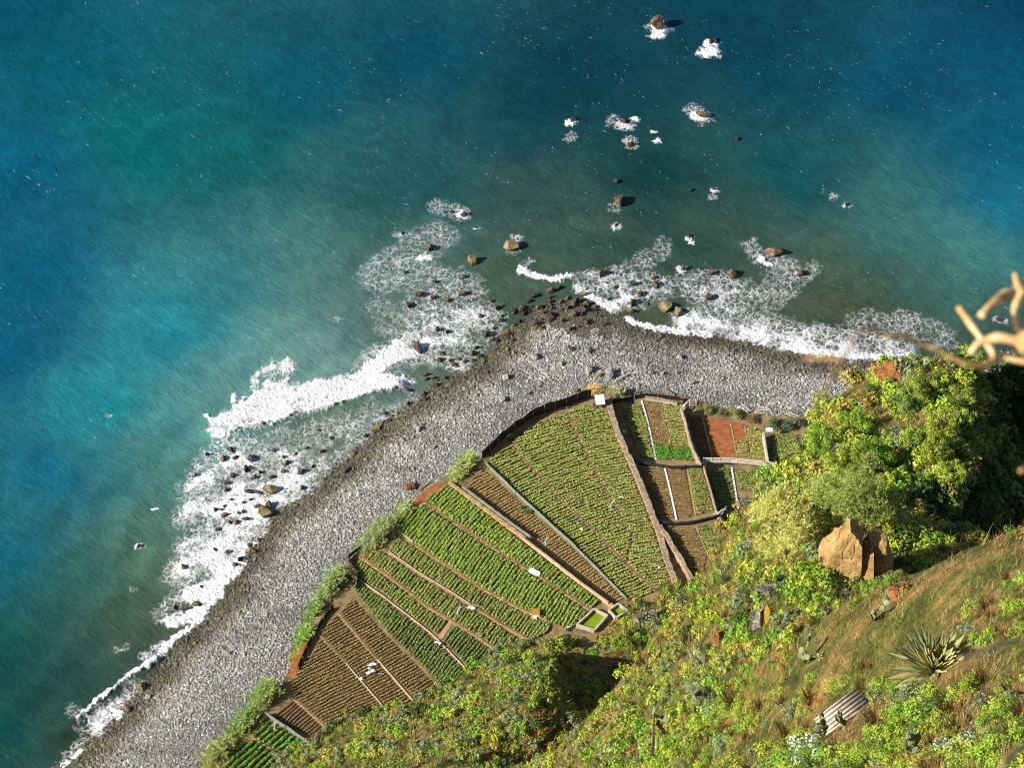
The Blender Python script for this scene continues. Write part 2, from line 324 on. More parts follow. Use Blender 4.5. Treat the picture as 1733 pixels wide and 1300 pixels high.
# ------------------------------------------------------------------ beach
def beach_z(d):
    return np.where(d > 0, 2.5*(1-np.exp(-d/11.0)), np.maximum(d*.16, -4))
xs = np.arange(-125, 125.1, 1.0); ys = np.arange(262, 420.1, 1.0); X, Y = np.meshgrid(xs, ys)
D = shore_d(X, Y); Z = beach_z(D)+.25*(fbm(X/4, Y/4, 81)-.5)*(D > -1)
I = np.arange(X.size).reshape(X.shape); Q = np.stack([I[:-1, :-1], I[:-1, 1:], I[1:, 1:], I[1:, :-1]], -1)
ok = (D > -6)[:-1, :-1]; Q = Q[ok]
M_beach = noisemat('beach_gravel', [(.3, (.035, .032, .028)), (.55, (.12, .115, .105)), (.75, (.22, .215, .20))], 2.2, coord='World', bs=1, bd=.3, bscale=3)
tag(link('beach', mk('beach', np.stack([X, Y, Z], -1).reshape(-1, 3), Q, M_beach, smooth=True)), kind='structure', label='grey pebble beach curving round the point')

# ------------------------------------------------------------------ terraces the plots lie on
ZA, ZD1, ZD2, ZD3, ZE = 5.0, 3.2, 4.0, 4.6, 2.4
def slab(name, px, z, mat, label, base=-1.5, bulge=0.0):
    w = PL(px, z); n = len(w); V = np.concatenate([w, w*[1, 1, 0]+[0, 0, base]])
    mb = bpy.data.meshes.new(name); F = [list(range(n))]+[[k, k+n, (k+1) % n+n, (k+1) % n] for k in range(n)]
    mb.from_pydata(V.tolist(), [], F); mb.materials.append(mat); mb.validate()
    bm = mb; o = link(name, bm); return tag(o, label, kind='structure')
EDGE_A = [(250,1400),(335,1322),(400,1250),(455,1198),(487,1140),(515,1080),(552,1015),(584,955),(612,928),(652,893),(690,850),(730,822),(768,797),(812,777),(850,745),(900,708),(950,688),(998,672),(1034,668)]
A_R = [(1047,735),(1080,810),(1114,895),(1130,950),(1148,1000),(1160,1060)]
slab('field_terrace', EDGE_A+A_R+[(1150,1160),(1000,1260),(800,1360),(600,1460)], ZA, M_bank, 'earth terrace carrying the large crop fields')
slab('field_terrace', [(1030,674),(1090,668),(1154,674),(1172,738),(1190,786),(1186,793),(1080,786),(1050,740)], ZD1, M_bank, 'low terrace with narrow plots right of the white shed')
slab('field_terrace', [(1074,783),(1190,786),(1214,862),(1222,880),(1112,887),(1090,830)], ZD2, M_bank, 'middle terrace with narrow plots right of the long stone wall')
slab('field_terrace', [(1108,885),(1172,884),(1222,872),(1240,905),(1230,1000),(1140,1040),(1125,945)], ZD3, M_bank, 'upper terrace with a brown plot beside the cliff foot')
slab('field_terrace', [(1148,668),(1220,690),(1300,704),(1400,704),(1460,740),(1400,860),(1260,1000),(1150,1000),(1060,760)], ZE, M_bank, 'lowest terrace with red soil plots by the beach')
EDGES = [PL(EDGE_A+A_R+[(1150,1160),(1000,1260),(800,1360),(600,1460)], ZA), PL([(1030,670),(1090,666),(1154,668),(1220,690),(1300,704),(1400,704),(1460,740),(1400,860),(1260,1000),(1100,1000)], ZE)]

# ------------------------------------------------------------------ cobbles
sp = .275
X, Y = np.meshgrid(np.arange(-100, 110, sp), np.arange(275, 402, sp)); X = (X+RNG.uniform(-.12, .12, X.shape)).ravel(); Y = (Y+RNG.uniform(-.13, .13, Y.shape)).ravel()
D = shore_d(X, Y); U, Vv = proj(np.stack([X, Y, beach_z(D)], -1))
ok = (D > -2.5) & (D < 48) & (U > -40) & (U < 1780) & (Vv < 1345) & (Vv > 440)
for e in EDGES: ok &= ~(inside(X, Y, e) & (seg_dist(X, Y, e, True) > 2.0))
ok &= ~((U > 1560) & (Vv > 640))
X, Y, D, U, Vv = X[ok], Y[ok], D[ok], U[ok], Vv[ok]; n = len(X)
coarse = fbm(X/6, Y/6, 91); big = np.clip(1.3-.026*D+.6*(coarse-.5), .58, 1.5)
edge_ = 46*(fbm(X/2.2, Y/2.2, 93, 4)-.5); spit0 = ((U > 840) & (U < 1085) & (Vv+edge_ < 552+.08*(U-840))); r = np.where(spit0, .62, 1.0)*.148*big*np.exp(.28*RNG.normal(size=n)).clip(.5, 2.2)
iv, ifc = ico(0); ifc = ifc[iv[ifc].mean(1)[:, 2] > -.5]; iv = iv[None]*(1+.22*RNG.normal(size=(n, 12, 1)).clip(-1.5, 1.5))
a = RNG.uniform(0, 2*math.pi, n); s = np.stack([RNG.uniform(.8, 1.5, n), RNG.uniform(.7, 1.1, n), RNG.uniform(.55, .95, n)], -1)*r[:, None]
iv = iv*s[:, None]; ca, sa = np.cos(a)[:, None], np.sin(a)[:, None]
Z = beach_z(D)+.25*(fbm(X/4, Y/4, 81)-.5)*(D > -1)+r*.35
V = np.stack([iv[..., 0]*ca-iv[..., 1]*sa+X[:, None], iv[..., 0]*sa+iv[..., 1]*ca+Y[:, None], iv[..., 2]+Z[:, None]], -1)
wet = sstep(6.0+6*(fbm(X/7, Y/7, 95)-.4), 1.0, D)
alg = .75*sstep(.50, .70, fbm(X/3, Y/3, 97))*sstep(7, 1.5, D)*(U < 900)
spit = spit0.astype(float)
g = np.exp(.27*RNG.normal(size=n)).clip(.45, 1.9)*.285
patch = sstep(.5, .68, fbm(X/9, Y/4, 99))
colr = np.stack([g, g*.965, g*.89], -1)*(1-.28*patch)[:, None]
colr = colr*(1-.68*np.maximum(wet, .8*spit))[:, None]*(1-np.maximum(wet, spit)[:, None]*np.array([0, .08, .28]))
colr = colr*(1-alg[:, None])+alg[:, None]*np.array([.11, .105, .045])*(g/.3)[:, None]
F = (np.arange(n)*12)[:, None, None]+ifc[None]
tag(link('beach_cobbles', mk('beach_cobbles', V.reshape(-1, 3), F.reshape(-1, 3), M_stone, cols=np.repeat(colr, 12, 0))), 'grey rounded cobbles covering the beach, dark where wet', 'cobbles', kind='stuff')
print('cobbles', n)

# ------------------------------------------------------------------ foam
def capd(u, v, pts, w):                # soft band round a surveyed line, in metres
    p = PL(pts)[:, :2]; return lambda x, y: np.clip(1.15-seg_dist(x, y, p)/w, 0, 1)
FO = []                                # (line, half width in metres, density)
FO += [([(385,712),(430,690),(470,655)],2.6,1.0),([(372,728),(440,710),(540,685),(640,650),(675,650)],2.6,1.05),([(430,690),(500,668),(600,650),(660,600)],3.0,.95),([(460,625),(485,622)],2.2,.8),([(640,610),(700,580),(740,560)],4.0,.72),([(350,703),(372,728)],.7,.9),([(690,600),(740,570),(800,545)],4.5,.60)]
FO += [([(440,690),(430,650),(436,632)],.9,.8),([(480,660),(486,610)],1.0,.8),([(400,700),(394,668)],.6,.7),([(460,650),(462,606)],.7,.75),([(530,665),(540,645)],.8,.6),([(600,640),(606,612)],.8,.6)]
FO += [([(640,470),(690,430),(740,400)],5.0,.40),([(720,470),(780,490),(700,540)],5.5,.48),([(640,520),(660,550)],3.5,.34),([(740,350),(780,362)],2.2,.42),([(668,394),(684,396)],1.0,.55),([(620,480),(640,440)],2,.34),([(780,520),(830,545),(780,600)],4.0,.5),([(730,610),(780,620)],2.0,.7),([(900,470),(880,460)],1.0,.6)]
FO += [([(880,455),(905,468),(945,473),(965,468)],.9,1.05),([(880,452),(900,440)],.8,.5),([(980,488),(1010,508),(1040,520),(1060,505)],1.4,.85),([(1000,480),(1060,470),(1110,490),(1060,500)],4.0,.62),([(1060,460),(1110,430),(1120,415)],2.6,.38),([(1063,540),(1090,552),(1150,562),(1200,568)],1.0,1.1),([(1180,480),(1250,500),(1200,530)],5.0,.55),([(1220,520),(1290,510),(1330,470)],4.5,.42),([(1160,545),(1240,560),(1330,580),(1440,595)],3.0,.74),([(1260,545),(1340,560),(1430,575),(1530,590)],3.6,.60),([(1330,585),(1420,602),(1540,606)],1.2,.9),([(1460,550),(1540,545),(1590,570)],4.0,.38),([(1270,415),(1290,440),(1330,445)],2.2,.55),([(1340,480),(1380,450)],2.0,.35),([(1130,480),(1160,465)],2.4,.34),([(1685,540),(1700,545)],1.0,.7)]
FO += [([(385,750),(440,760),(520,740),(600,720),(640,700)],3.6,.48),([(360,790),(430,790),(520,790)],5.0,.68),([(345,830),(420,850),(500,830)],5.2,.78),([(330,870),(390,880),(440,860)],4.2,.84),([(325,930),(390,920),(430,900)],4.4,.78),([(305,970),(360,960),(400,950)],3.6,.80),([(320,1010),(360,1000),(390,970)],2.6,.95),([(290,1050),(330,1040),(370,1005)],1.5,1.05),([(272,1045),(300,1010)],2.0,.5),([(215,1148),(260,1120),(300,1080),(350,1040)],.8,1.1),([(245,1110),(275,1095)],1.3,.75),([(125,1205),(140,1215)],1.6,.5),([(130,1220),(170,1185),(215,1150)],.55,.95),([(150,1230),(190,1205),(230,1170)],2.4,.68),([(120,1285),(160,1250),(200,1210)],1.8,.72),([(100,1305),(140,1270)],.7,1.0),([(200,1100),(215,1095)],1.0,.42),([(560,800),(620,740),(700,680)],2.6,.42)]
ROCKFOAM = [(1116,47,2.6,.75),(1116,56,1.8,1.0),(1204,72,1.4,1.15),(1203,88,2.0,.85),(1190,92,1.6,.5),(1188,197,2.2,.85),(1175,185,2.0,.45),(968,208,1.2,.95),(965,232,1.4,.4),(1058,212,1.8,.85),(1072,200,1.0,1.0),(1040,205,1.8,.4),(1067,242,1.7,.6),(1114,238,.8,1.0),(1108,222,.5,.7),(1042,383,1.1,.65),(1040,352,1.6,.4),(1210,322,.9,1.0),(1205,333,1.0,.4),(1412,332,1.2,.4),(1432,347,.9,.7),(1166,404,.9,.8),(1170,412,.6,1.0),(806,386,.6,1.0),(785,363,1.2,.8),(874,406,1.3,.7),(868,425,1.5,.4),(328,805,.9,.6),(235,925,.9,.7),(262,862,.5,.7),(225,1000,.6,.5),(720,436,1.5,.8),(1155,456,1.1,.7),(1355,465,1.6,.5),(1290,440,1.0,.9),(1300,448,.6,1.1),(570,540,.9,.4),(185,705,.5,.5)]
cs = .115
fx = np.arange(-100, 100, cs); fy = np.arange(283, 482, cs)
den = np.zeros((len(fy), len(fx)), np.float32); thick = np.zeros_like(den)
def splat(line, w, dd):
    p = PL(line)[:, :2]; R = w*1.4+.3
    i0, i1 = np.searchsorted(fx, [p[:, 0].min()-R, p[:, 0].max()+R]); j0, j1 = np.searchsorted(fy, [p[:, 1].min()-R, p[:, 1].max()+R])
    if i1 <= i0 or j1 <= j0: return
    XX, YY = np.meshgrid(fx[i0:i1], fy[j0:j1])
    ww = .6*w+.7; q = seg_dist(XX+ww*(fbm(XX/1.5, YY/1.5, 31, 4)-.5)+.7*(fbm(XX/.5, YY/.5, 35, 2)-.5), YY+ww*(fbm(XX/1.5, YY/1.5, 33, 4)-.5)+.9*(fbm(XX/.35, YY/1.2, 37, 2)-.5), p)
    a = dd*sstep(1.3*w, .35*w, q); s = den[j0:j1, i0:i1]; den[j0:j1, i0:i1] = np.maximum(s, a)+.18*np.minimum(s, a)
for l, w, dd in FO: splat(l, w, dd if dd > .86 else dd*.86)
for u, v, w, dd in ROCKFOAM: splat([(u-2, v), (u+2, v)], w, dd)
j, i = np.nonzero(den > .04); x = fx[i]; y = fy[j]; dn = den[j, i]
wx = x+.9*(fbm(x/.9, y/.9, 41, 3)-.5)+.5*(fbm(x/.35, y/.35, 45, 2)-.5); wy = y+.9*(fbm(x/.9, y/.9, 43, 3)-.5)+.5*(fbm(x/.35, y/.35, 47, 2)-.5)
f1, f2 = worley(wx/1.5, wy/1.5, 3); g1, g2 = worley(wx/.62+7, wy/.62, 9)
rid = fbm(wx/.8+5, wy/.8, 57, 4); rid2 = fbm(x/.45, y/.45+9, 58, 3)
fil = np.maximum(np.exp(-((f2-f1)/.11)**2), np.maximum(.85*np.exp(-((g2-g1)/.13)**2), .9*np.exp(-((rid-.5)/.035)**2)))
brk = fbm(x/2.6, y/2.6, 49, 4); dn2 = np.clip(dn*(.35+1.3*brk), 0, 1.3)
spk = fbm(x/.5, y/.5, 59, 4); wash = sstep(.42, 1.05, dn2)*(.10+.62*spk)+sstep(.66, .98, dn2)*sstep(.30, .46, spk)*.8
t = np.clip(fil*np.clip(dn2*1.25, 0, 1)*(.15+1.35*rid2)+wash*.95, 0, 1)*sstep(.04, .22, dn)
sdx = shore_d(x, y); t = t*sstep(1.0, .2, sdx)
keep = t > .06; i, j, t, x, y, dn = i[keep], j[keep], t[keep], x[keep], y[keep], dn[keep]
idx = -np.ones((len(fy)+1, len(fx)+1), np.int64)
cj = np.concatenate([j, j, j+1, j+1]); ci = np.concatenate([i, i+1, i+1, i])
key = np.unique(cj*(len(fx)+1)+ci); cj2 = key//(len(fx)+1); ci2 = key % (len(fx)+1)
idx[cj2, ci2] = np.arange(len(key)); tot = np.zeros(len(key)); cnt = np.zeros(len(key)); dsum = np.zeros(len(key))
for a, b in ((0, 0), (0, 1), (1, 1), (1, 0)):
    kk = idx[j+a, i+b]; np.add.at(tot, kk, t); np.add.at(cnt, kk, 1); np.add.at(dsum, kk, dn)
tv = tot/4; dv = dsum/np.maximum(cnt, 1)
VX = fx[ci2.clip(0, len(fx)-1)]-cs/2; VY = fy[cj2.clip(0, len(fy)-1)]-cs/2
hump = .35*np.exp(-(seg_dist(VX, VY, BREAK)/1.5)**2)
VZ = sea_z(VX, VY)+np.maximum(0, .04+beach_z(shore_d(VX, VY)))+.05+.26*np.clip(dv-.55, 0, .6)*fbm(VX/.5, VY/.5, 53, 3)*2+.10*tv+hump*(.5+fbm(VX/1.6, VY/1.6, 55, 3))
Q = np.stack([idx[j, i], idx[j, i+1], idx[j+1, i+1], idx[j+1, i]], -1)
m, nt, b, out = newmat('foam'); M_foam = m
a = N(nt, 'ShaderNodeAttribute', attribute_name='thick'); b.inputs['Base Color'].default_value = (.68, .69, .70, 1); b.inputs['Roughness'].default_value = .9; b.inputs['Specular IOR Level'].default_value = .1
nz = noise(nt, 9, 3, .6, N(nt, 'ShaderNodeNewGeometry').outputs['Position'])
ma = N(nt, 'ShaderNodeMath', operation='MULTIPLY_ADD'); ma.inputs[1].default_value = .6; nt.links.new(nz.outputs[0], ma.inputs[0]); nt.links.new(a.outputs['Fac'], ma.inputs[2])
mr = N(nt, 'ShaderNodeMapRange'); mr.inputs[1].default_value = .26; mr.inputs[2].default_value = 1.12; nt.links.new(ma.outputs[0], mr.inputs[0])
nt.links.new(mr.outputs[0], b.inputs['Alpha'])
bump(nt, b, noise(nt, 2.2, 5, .65, N(nt, 'ShaderNodeNewGeometry').outputs['Position']).outputs[0], .9, .5)
tag(link('sea_foam', mk('sea_foam', np.stack([VX, VY, VZ], -1), Q, M_foam, attr={'thick': tv}, smooth=True)), 'white lacy surf foam along the shore and round the rocks', 'foam', kind='stuff')
print('foam quads', len(Q))
# white flecks on the open water: small whitecaps and painted sun glints
n = 8000; u = RNG.uniform(-20, 1750, n); v = RNG.uniform(-10, 760, n); p = at(u, v); D = shore_d(p[:, 0], p[:, 1])
cl = .55*fbm((p[:, 0]*.74-p[:, 1]*.67)/11, (p[:, 0]*.67+p[:, 1]*.74)/2.2, 23, 3)+.45*fbm(p[:, 0]/16, p[:, 1]/16, 25, 3)
ok = (D < -9) & (cl+.06*RNG.normal(size=n) > .56)
p = p[ok]; n = len(p); L = RNG.gamma(2, .11, n).clip(.08, .8); an = math.radians(-42)+.35*RNG.normal(size=n)
t = np.stack([np.cos(an), np.sin(an), 0*an], -1)*L[:, None]; bb = np.stack([-np.sin(an), np.cos(an), 0*an], -1)*RNG.uniform(.03, .08, n)[:, None]
p[:, 2] = sea_z(p[:, 0], p[:, 1])+.07
k = 1+.5*RNG.normal(size=(n, 1))
V = np.stack([p-t, p-t*.2+bb*k, p+t, p+t*.2-bb], 1).reshape(-1, 3)
tag(link('whitecap_glints', mk('whitecap_glints', V, np.arange(4*n).reshape(-1, 4), M_foam, attr={'thick': np.repeat(RNG.uniform(.0, .42, n), 4)})), 'small white flecks of wavelets and painted sun glints on open water', 'foam', kind='stuff')
# ------------------------------------------------------------------ the cliff: surveyed spurs and gullies joined into one height field
CT = [(560,1300,508),(650,1300,495),(750,1300,478),(700,1235,515),(800,1205,510),(850,1300,450),(900,1200,486),(930,1300,415),(890,1118,532),(944,1098,529),(944,1130,518),(938,1165,506),
(995,1120,541),(1005,1155,536),(1045,1105,540),(1000,1186,527),(955,1218,488),
(1020,1200,405),(1085,1105,408),(1160,1000,402),(1100,1180,372),(1100,1300,325),(1000,1300,372),(1200,1060,365),(1200,1190,305),(1200,1300,258),(1300,1300,212),(1400,1300,172),(1300,1190,240),
(1225,940,398),(1250,880,402),(1300,800,408),(1260,990,372),(1330,960,348),(1440,985,338),(1510,965,345),(1400,1040,322),(1300,1080,315),(1290,1020,340),(1350,860,372),(1450,880,366),
(1733,897,176),(1640,938,176),(1560,988,178),(1510,1014,181),(1380,1068,193),(1325,1105,212),(1580,1110,155),(1700,1000,158),(1733,1100,141),(1430,1225,164),(1600,1300,125),(1733,1300,116),(1500,1200,148),(1733,1200,128),(1850,900,172),(1850,1200,125),(1850,1350,108),
(1395,705,428),(1440,652,432),(1520,618,434),(1570,604,432),(1640,602,432),(1733,596,440),(1850,600,450),(1500,700,412),(1600,700,403),(1615,800,388),(1450,760,402),(1575,815,393),(1640,660,414),(1640,760,394),(1350,770,415),
(1705,650,448),(1705,760,446),(1733,720,462),(1850,750,475),(1488,872,352),(1550,882,377),(1600,882,391),(1650,890,397),(1720,872,408),(1530,845,384),(1660,835,402),(1720,800,418),(1850,850,430)]
EX = [(0,-30,452),(40,-30,452),(-60,-30,440),(0,1,446.5),(0,12,412),(0,25,396),(0,45,368),(40,0,446),(40,30,400),(-40,0,430),(-40,40,360),(-50,100,240),(-50,160,140),(-60,220,55),(-60,270,10),
(80,40,395),(80,90,330),(90,180,210),(120,60,370),(120,150,250),(120,240,150)]
def hid(u, v, d, drop):
    p = atd(u, v, d); return (p[0], p[1], p[2]-drop)
EX += [hid(*q) for q in [(1590,960,230,22),(1690,905,240,25),(1400,1050,240,16),(1733,890,250,25),(1640,585,480,30),(1520,600,480,30),(1733,580,490,30),(1850,580,490,30),(1400,660,480,30),(1330,760,470,25),
 (1250,820,460,25),(1180,900,450,22),(1120,1000,450,20),(1040,1100,455,48),(985,1185,450,30),(1015,1170,450,40),(1150,960,480,40),(1060,1080,500,38),(1210,840,500,40),(1290,760,510,40),(1380,660,530,40),(1500,590,540,50),(1650,570,550,50),(1800,570,550,50)]]
for u, v in [(420,1330),(520,1268),(640,1199),(742,1163),(838,1110),(960,1080),(1040,1048),(1100,1022),(1150,992)]:
    p = at(u, v, 5.0); EX += [(p[0], p[1], 4.6), (p[0]-1, p[1]+14, -1), (p[0]-3, p[1]+40, -12)]
for u, v in [(1220,930),(1280,830),(1340,760),(1420,690),(1500,640),(1600,620),(1733,620)]:
    p = at(u, v, 0.0); EX += [(p[0], p[1], -4), (p[0], p[1]+25, -15)]
EX += [(x, 430, -40) for x in (-110, -80, -40, 0, 40, 80, 120)]+[(-110,300,-10),(-110,260,5),(-100,200,60),(150,330,0),(150,280,60)]
HP = np.array([tuple(atd(*q)) for q in CT]+EX); nH = len(HP)
def phi(r2): return np.sqrt(r2+4.0)
Mx = np.zeros((nH+3, nH+3)); Mx[:nH, :nH] = phi(((HP[:, None, :2]-HP[None, :, :2])**2).sum(-1))-np.eye(nH)*.3
Mx[:nH, nH] = 1; Mx[:nH, nH+1:] = HP[:, :2]; Mx[nH, :nH] = 1; Mx[nH+1:, :nH] = HP[:, :2].T
WH = np.linalg.solve(Mx, np.concatenate([HP[:, 2], [0, 0, 0]]))
GX0, GY0, GS = -70.0, -8.0, .75
gx = np.arange(GX0, 115, GS); gy = np.arange(GY0, 372, GS); XG, YG = np.meshgrid(gx, gy)
q = np.stack([XG.ravel(), YG.ravel()], -1); HZ = np.empty(len(q))
for k in range(0, len(q), 15000):
    HZ[k:k+15000] = phi(((q[k:k+15000, None]-HP[None, :, :2])**2).sum(-1))@WH[:nH]+WH[-3]+q[k:k+15000]@WH[-2:]
HZ = HZ.reshape(XG.shape)
amp = sstep(60, 220, YG)
HZ = HZ+(fbm(XG/7, YG/7, 111)-.5)*(1.2+3.0*amp)+(fbm(XG/2.2, YG/2.2, 113)-.5)*(.35+.9*amp)
HZ = HZ-sstep(8, 0, YG)*4.0
def hz(x, y):
    fx_ = np.clip((x-GX0)/GS, 0, len(gx)-1.001); fy_ = np.clip((y-GY0)/GS, 0, len(gy)-1.001); i = fx_.astype(int); j = fy_.astype(int); a = fx_-i; b = fy_-j
    return (HZ[j, i]*(1-a)+HZ[j, i+1]*a)*(1-b)+(HZ[j+1, i]*(1-a)+HZ[j+1, i+1]*a)*b
def cast(u, v, dmin=70, dmax=620, st=.7):
    r = ray(u, v); hit = np.full(len(r), np.nan)
    for d in np.arange(dmin, dmax, st):
        p = r*d; m = np.isnan(hit) & (CAM_H+p[:, 2] < hz(p[:, 0], p[:, 1])); hit[m] = d
    return hit
def cliff_pt(u, v):
    d = cast(np.array([u], float), np.array([v], float), st=.3)[0]; p = atd(u, v, d); return np.array([p[0], p[1], float(hz(p[0:1], p[1:2])[0])]), d
I = np.arange(XG.size).reshape(XG.shape); Q = np.stack([I[:-1, :-1], I[:-1, 1:], I[1:, 1:], I[1:, :-1]], -1)
hm = np.maximum(np.maximum(HZ[:-1, :-1], HZ[1:, 1:]), np.maximum(HZ[1:, :-1], HZ[:-1, 1:])); Q = Q[hm > -3]
m, nt, b, out = newmat('cliff_soil'); M_cliff = m
gp = N(nt, 'ShaderNodeNewGeometry').outputs['Position']
c = ramp(nt, noise(nt, .35, 6, .65, gp).outputs[0], [(.30, (.035, .042, .010)), (.46, (.085, .088, .02)), (.58, (.20, .145, .045)), (.72, (.36, .175, .06))])
c = mul(nt, c, ramp(nt, noise(nt, 2.5, 5, .7, gp).outputs[0], [(.3, g3(.6)), (.7, g3(1.35))]))
nt.links.new(c, b.inputs['Base Color']); b.inputs['Roughness'].default_value = .95; b.inputs['Specular IOR Level'].default_value = .15
bump(nt, b, noise(nt, 1.4, 6, .7, gp).outputs[0], 1, .5)
tag(link('cliff', mk('cliff', np.stack([XG, YG, HZ], -1).reshape(-1, 3), Q, M_cliff, smooth=True)), kind='structure', label='steep cliff slope of red earth falling to the fields')

# ------------------------------------------------------------------ crop plots with their rows
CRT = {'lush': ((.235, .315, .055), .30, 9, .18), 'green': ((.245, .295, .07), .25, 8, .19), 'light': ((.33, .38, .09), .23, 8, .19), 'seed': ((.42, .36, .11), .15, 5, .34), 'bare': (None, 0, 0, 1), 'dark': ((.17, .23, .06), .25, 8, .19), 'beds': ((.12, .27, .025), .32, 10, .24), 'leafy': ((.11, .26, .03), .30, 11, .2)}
SEP = {'lush': .67, 'green': .61, 'light': .63, 'seed': .61, 'bare': .62, 'dark': .61, 'beds': 1.0, 'leafy': .55}
def segs(poly, o, d):                    # pieces of the line o+t*d inside a plan polygon
    ts = []
    for k in range(len(poly)):
        a = poly[k]; e = poly[(k+1) % len(poly)]-a; den_ = d[0]*e[1]-d[1]*e[0]
        if abs(den_) < 1e-9: continue
        w = a-o; s = (w[0]*d[1]-w[1]*d[0])/den_; t = (w[0]*e[1]-w[1]*e[0])/den_
        if 0 <= s < 1: ts.append(t)
    ts.sort(); return [(ts[k], ts[k+1]) for k in range(0, len(ts)-1, 2)]
nrow = 0
def plot(px, rd, typ, z, label, soil=None, ridge=None, gap=.12, bend=.25):
    global nrow
    rng = np.random.default_rng(len(px)*101+int(px[0][0])+int(px[0][1]))
    w = PL(px, z)[:, :2]; cen = w.mean(0); c_px = np.mean(np.array(px, float), 0)
    a, b = at(c_px[0], c_px[1], z)[:2], at(c_px[0]+30*rd[0], c_px[1]+30*rd[1], z)[:2]; d = (b-a)/np.linalg.norm(b-a); nrm = np.array([-d[1], d[0]])
    root = thing('crop_plot', label, 'crop plot', (cen[0], cen[1], z), 'crop plots on the coastal terraces')
    me = bpy.data.meshes.new('soil'); n = len(w); V = np.array([[*q, z+.012] for q in w]+[[*q, z-.25] for q in w])-np.array(root.location)
    me.from_pydata(V.tolist(), [], [list(range(n))]+[[k, k+n, (k+1) % n+n, (k+1) % n] for k in range(n)]); me.materials.append(soil or M_soil); me.validate()
    link('soil', me, parent=root)
    col, R, nl, step = CRT[typ]; sepn = SEP[typ]; off = (w-cen)@nrm
    for s in np.arange(off.min()+sepn*.5, off.max()-sepn*.2, sepn):
        for t0, t1 in segs(w, cen+nrm*s, d):
            t0 += gap; t1 -= gap
            if t1-t0 < .7: continue
            m_ = max(3, int((t1-t0)/1.3)+1); tt = np.linspace(t0, t1, m_); ph = rng.uniform(0, 6)
            cx = s+bend*np.sin(tt*.35+1.3)*.35+.10*np.sin(tt*1.1+ph)+.05*rng.normal(size=m_)
            rw = .30*sepn if typ != 'seed' else .33*sepn; rh = .13 if R > .15 else .22
            prof = [(-rw, .005), (-rw*.45, rh), (rw*.45, rh*.92), (rw, .005)]
            V = np.concatenate([np.concatenate([cen+nrm*(cx+px_)[:, None]+d*tt[:, None], np.full((m_, 1), z+pz)+(.03*rng.normal(size=(m_, 1)) if pz > .05 else 0)], 1) for px_, pz in prof])
            Fq = [[k*m_+q, k*m_+q+1, (k+1)*m_+q+1, (k+1)*m_+q] for k in range(3) for q in range(m_-1)]+[[0, m_, 2*m_, 3*m_], [m_-1, 4*m_-1, 3*m_-1, 2*m_-1]]
            Vs = [V]; Cs = [np.ones((len(V), 3))*.1]; Fs = [np.array(Fq)]; mi = [0]*len(Fq)
            if col is not None:
                tp = np.arange(t0+.1, t1, step); tp = tp+rng.uniform(-.08, .08, len(tp)); patch = fbm((cen[0]+d[0]*tp+nrm[0]*s)/5, (cen[1]+d[1]*tp+nrm[1]*s)/5, 121)
                tp = tp[rng.random(len(tp)) < (.76+.5*patch if typ != 'light' else .70+.6*patch)]
                if len(tp):
                    cc = np.interp(tp, tt, cx)+rng.uniform(-.05, .05, len(tp)); k = len(tp)
                    vig = .7+.6*fbm((cen[0]+d[0]*tp+nrm[0]*s)/6, (cen[1]+d[1]*tp+nrm[1]*s)/6, 125)
                    C = np.concatenate([cen+nrm*cc[:, None]+d*tp[:, None], np.full((k, 1), z+rh+R*.35)], 1)
                    dr = rng.normal(size=(k, nl, 3)); dr /= np.linalg.norm(dr, axis=2, keepdims=True); dr[..., 2] = np.abs(dr[..., 2])
                    pos = C[:, None]+dr*(R*vig)[:, None, None]*np.array([.8, .8, .9]); nn = dr+.5*rng.normal(size=dr.shape)+[0, 0, .4]; nn /= np.linalg.norm(nn, axis=2, keepdims=True)
                    t_ = np.cross(nn, rng.normal(size=nn.shape)); t_ /= np.linalg.norm(t_, axis=2, keepdims=True); b_ = np.cross(nn, t_); sz = (R*.62*rng.uniform(.7, 1.25, (k, nl)))[..., None]
                    LV = np.stack([pos-t_*sz, pos+b_*sz*.6, pos+t_*sz, pos-b_*sz*.6], 2).reshape(-1, 3)
                    nb = len(V); Vs.append(LV); Fs.append(np.arange(len(LV)).reshape(-1, 4)+nb); mi += [1]*(len(LV)//4)
                    pc = np.asarray(col)*(.72+.55*vig[:, None]-.15)*(1+.13*rng.normal(size=(k, 3))); Cs.append(np.repeat(np.clip(pc, .005, .6), nl*4, 0)*np.repeat(rng.uniform(.75, 1.25, (k*nl, 1)), 4, 0))
            me = mk('crop_row', np.concatenate(Vs)-np.array(root.location), np.concatenate(Fs), [ridge or M_ridge, M_crop], cols=np.concatenate(Cs), mi=mi)
            link('crop_row', me, parent=root); nrow += 1
    return root
RA, RF, RD = (.62, -.78), (.88, -.47), (1, .02)
La = [(716,851),(770,888),(824,923),(866,951),(905,973),(950,1003),(996,1034)]
Lb = [(663,894),(696,921),(761,963),(809,995),(883,1034),(930,1054)]
Lc = [(656,936),(708,972),(758,1002),(795,1026),(850,1060),(897,1088)]
Ld = [(612,946),(671,988),(722,1029),(752,1046),(800,1076),(844,1106)]
Le = [(588,969),(648,1011),(722,1068),(738,1082),(793,1139)]
Lf = [(602,1008),(657,1077),(703,1121),(742,1163)]
sh = lambda L, du, dv: [(a+du, b+dv) for a, b in L]
plot([(757,822)]+sh(La, 3, -3)+[(1020,1022),(960,978),(885,921),(800,854)], (.70, -.71), 'lush', ZA, 'lush green plot of thick rows beside the raised fence path')
plot([(690,869)]+sh(La, -2, 4)+[(985,1048),(966,1064),(934,1056)]+sh(Lb, 3, -3)[::-1][1:], (.58, -.81), 'lush', ZA, 'dense bright green plot holding the white tarpaulin bundle at its edge', gap=.02)
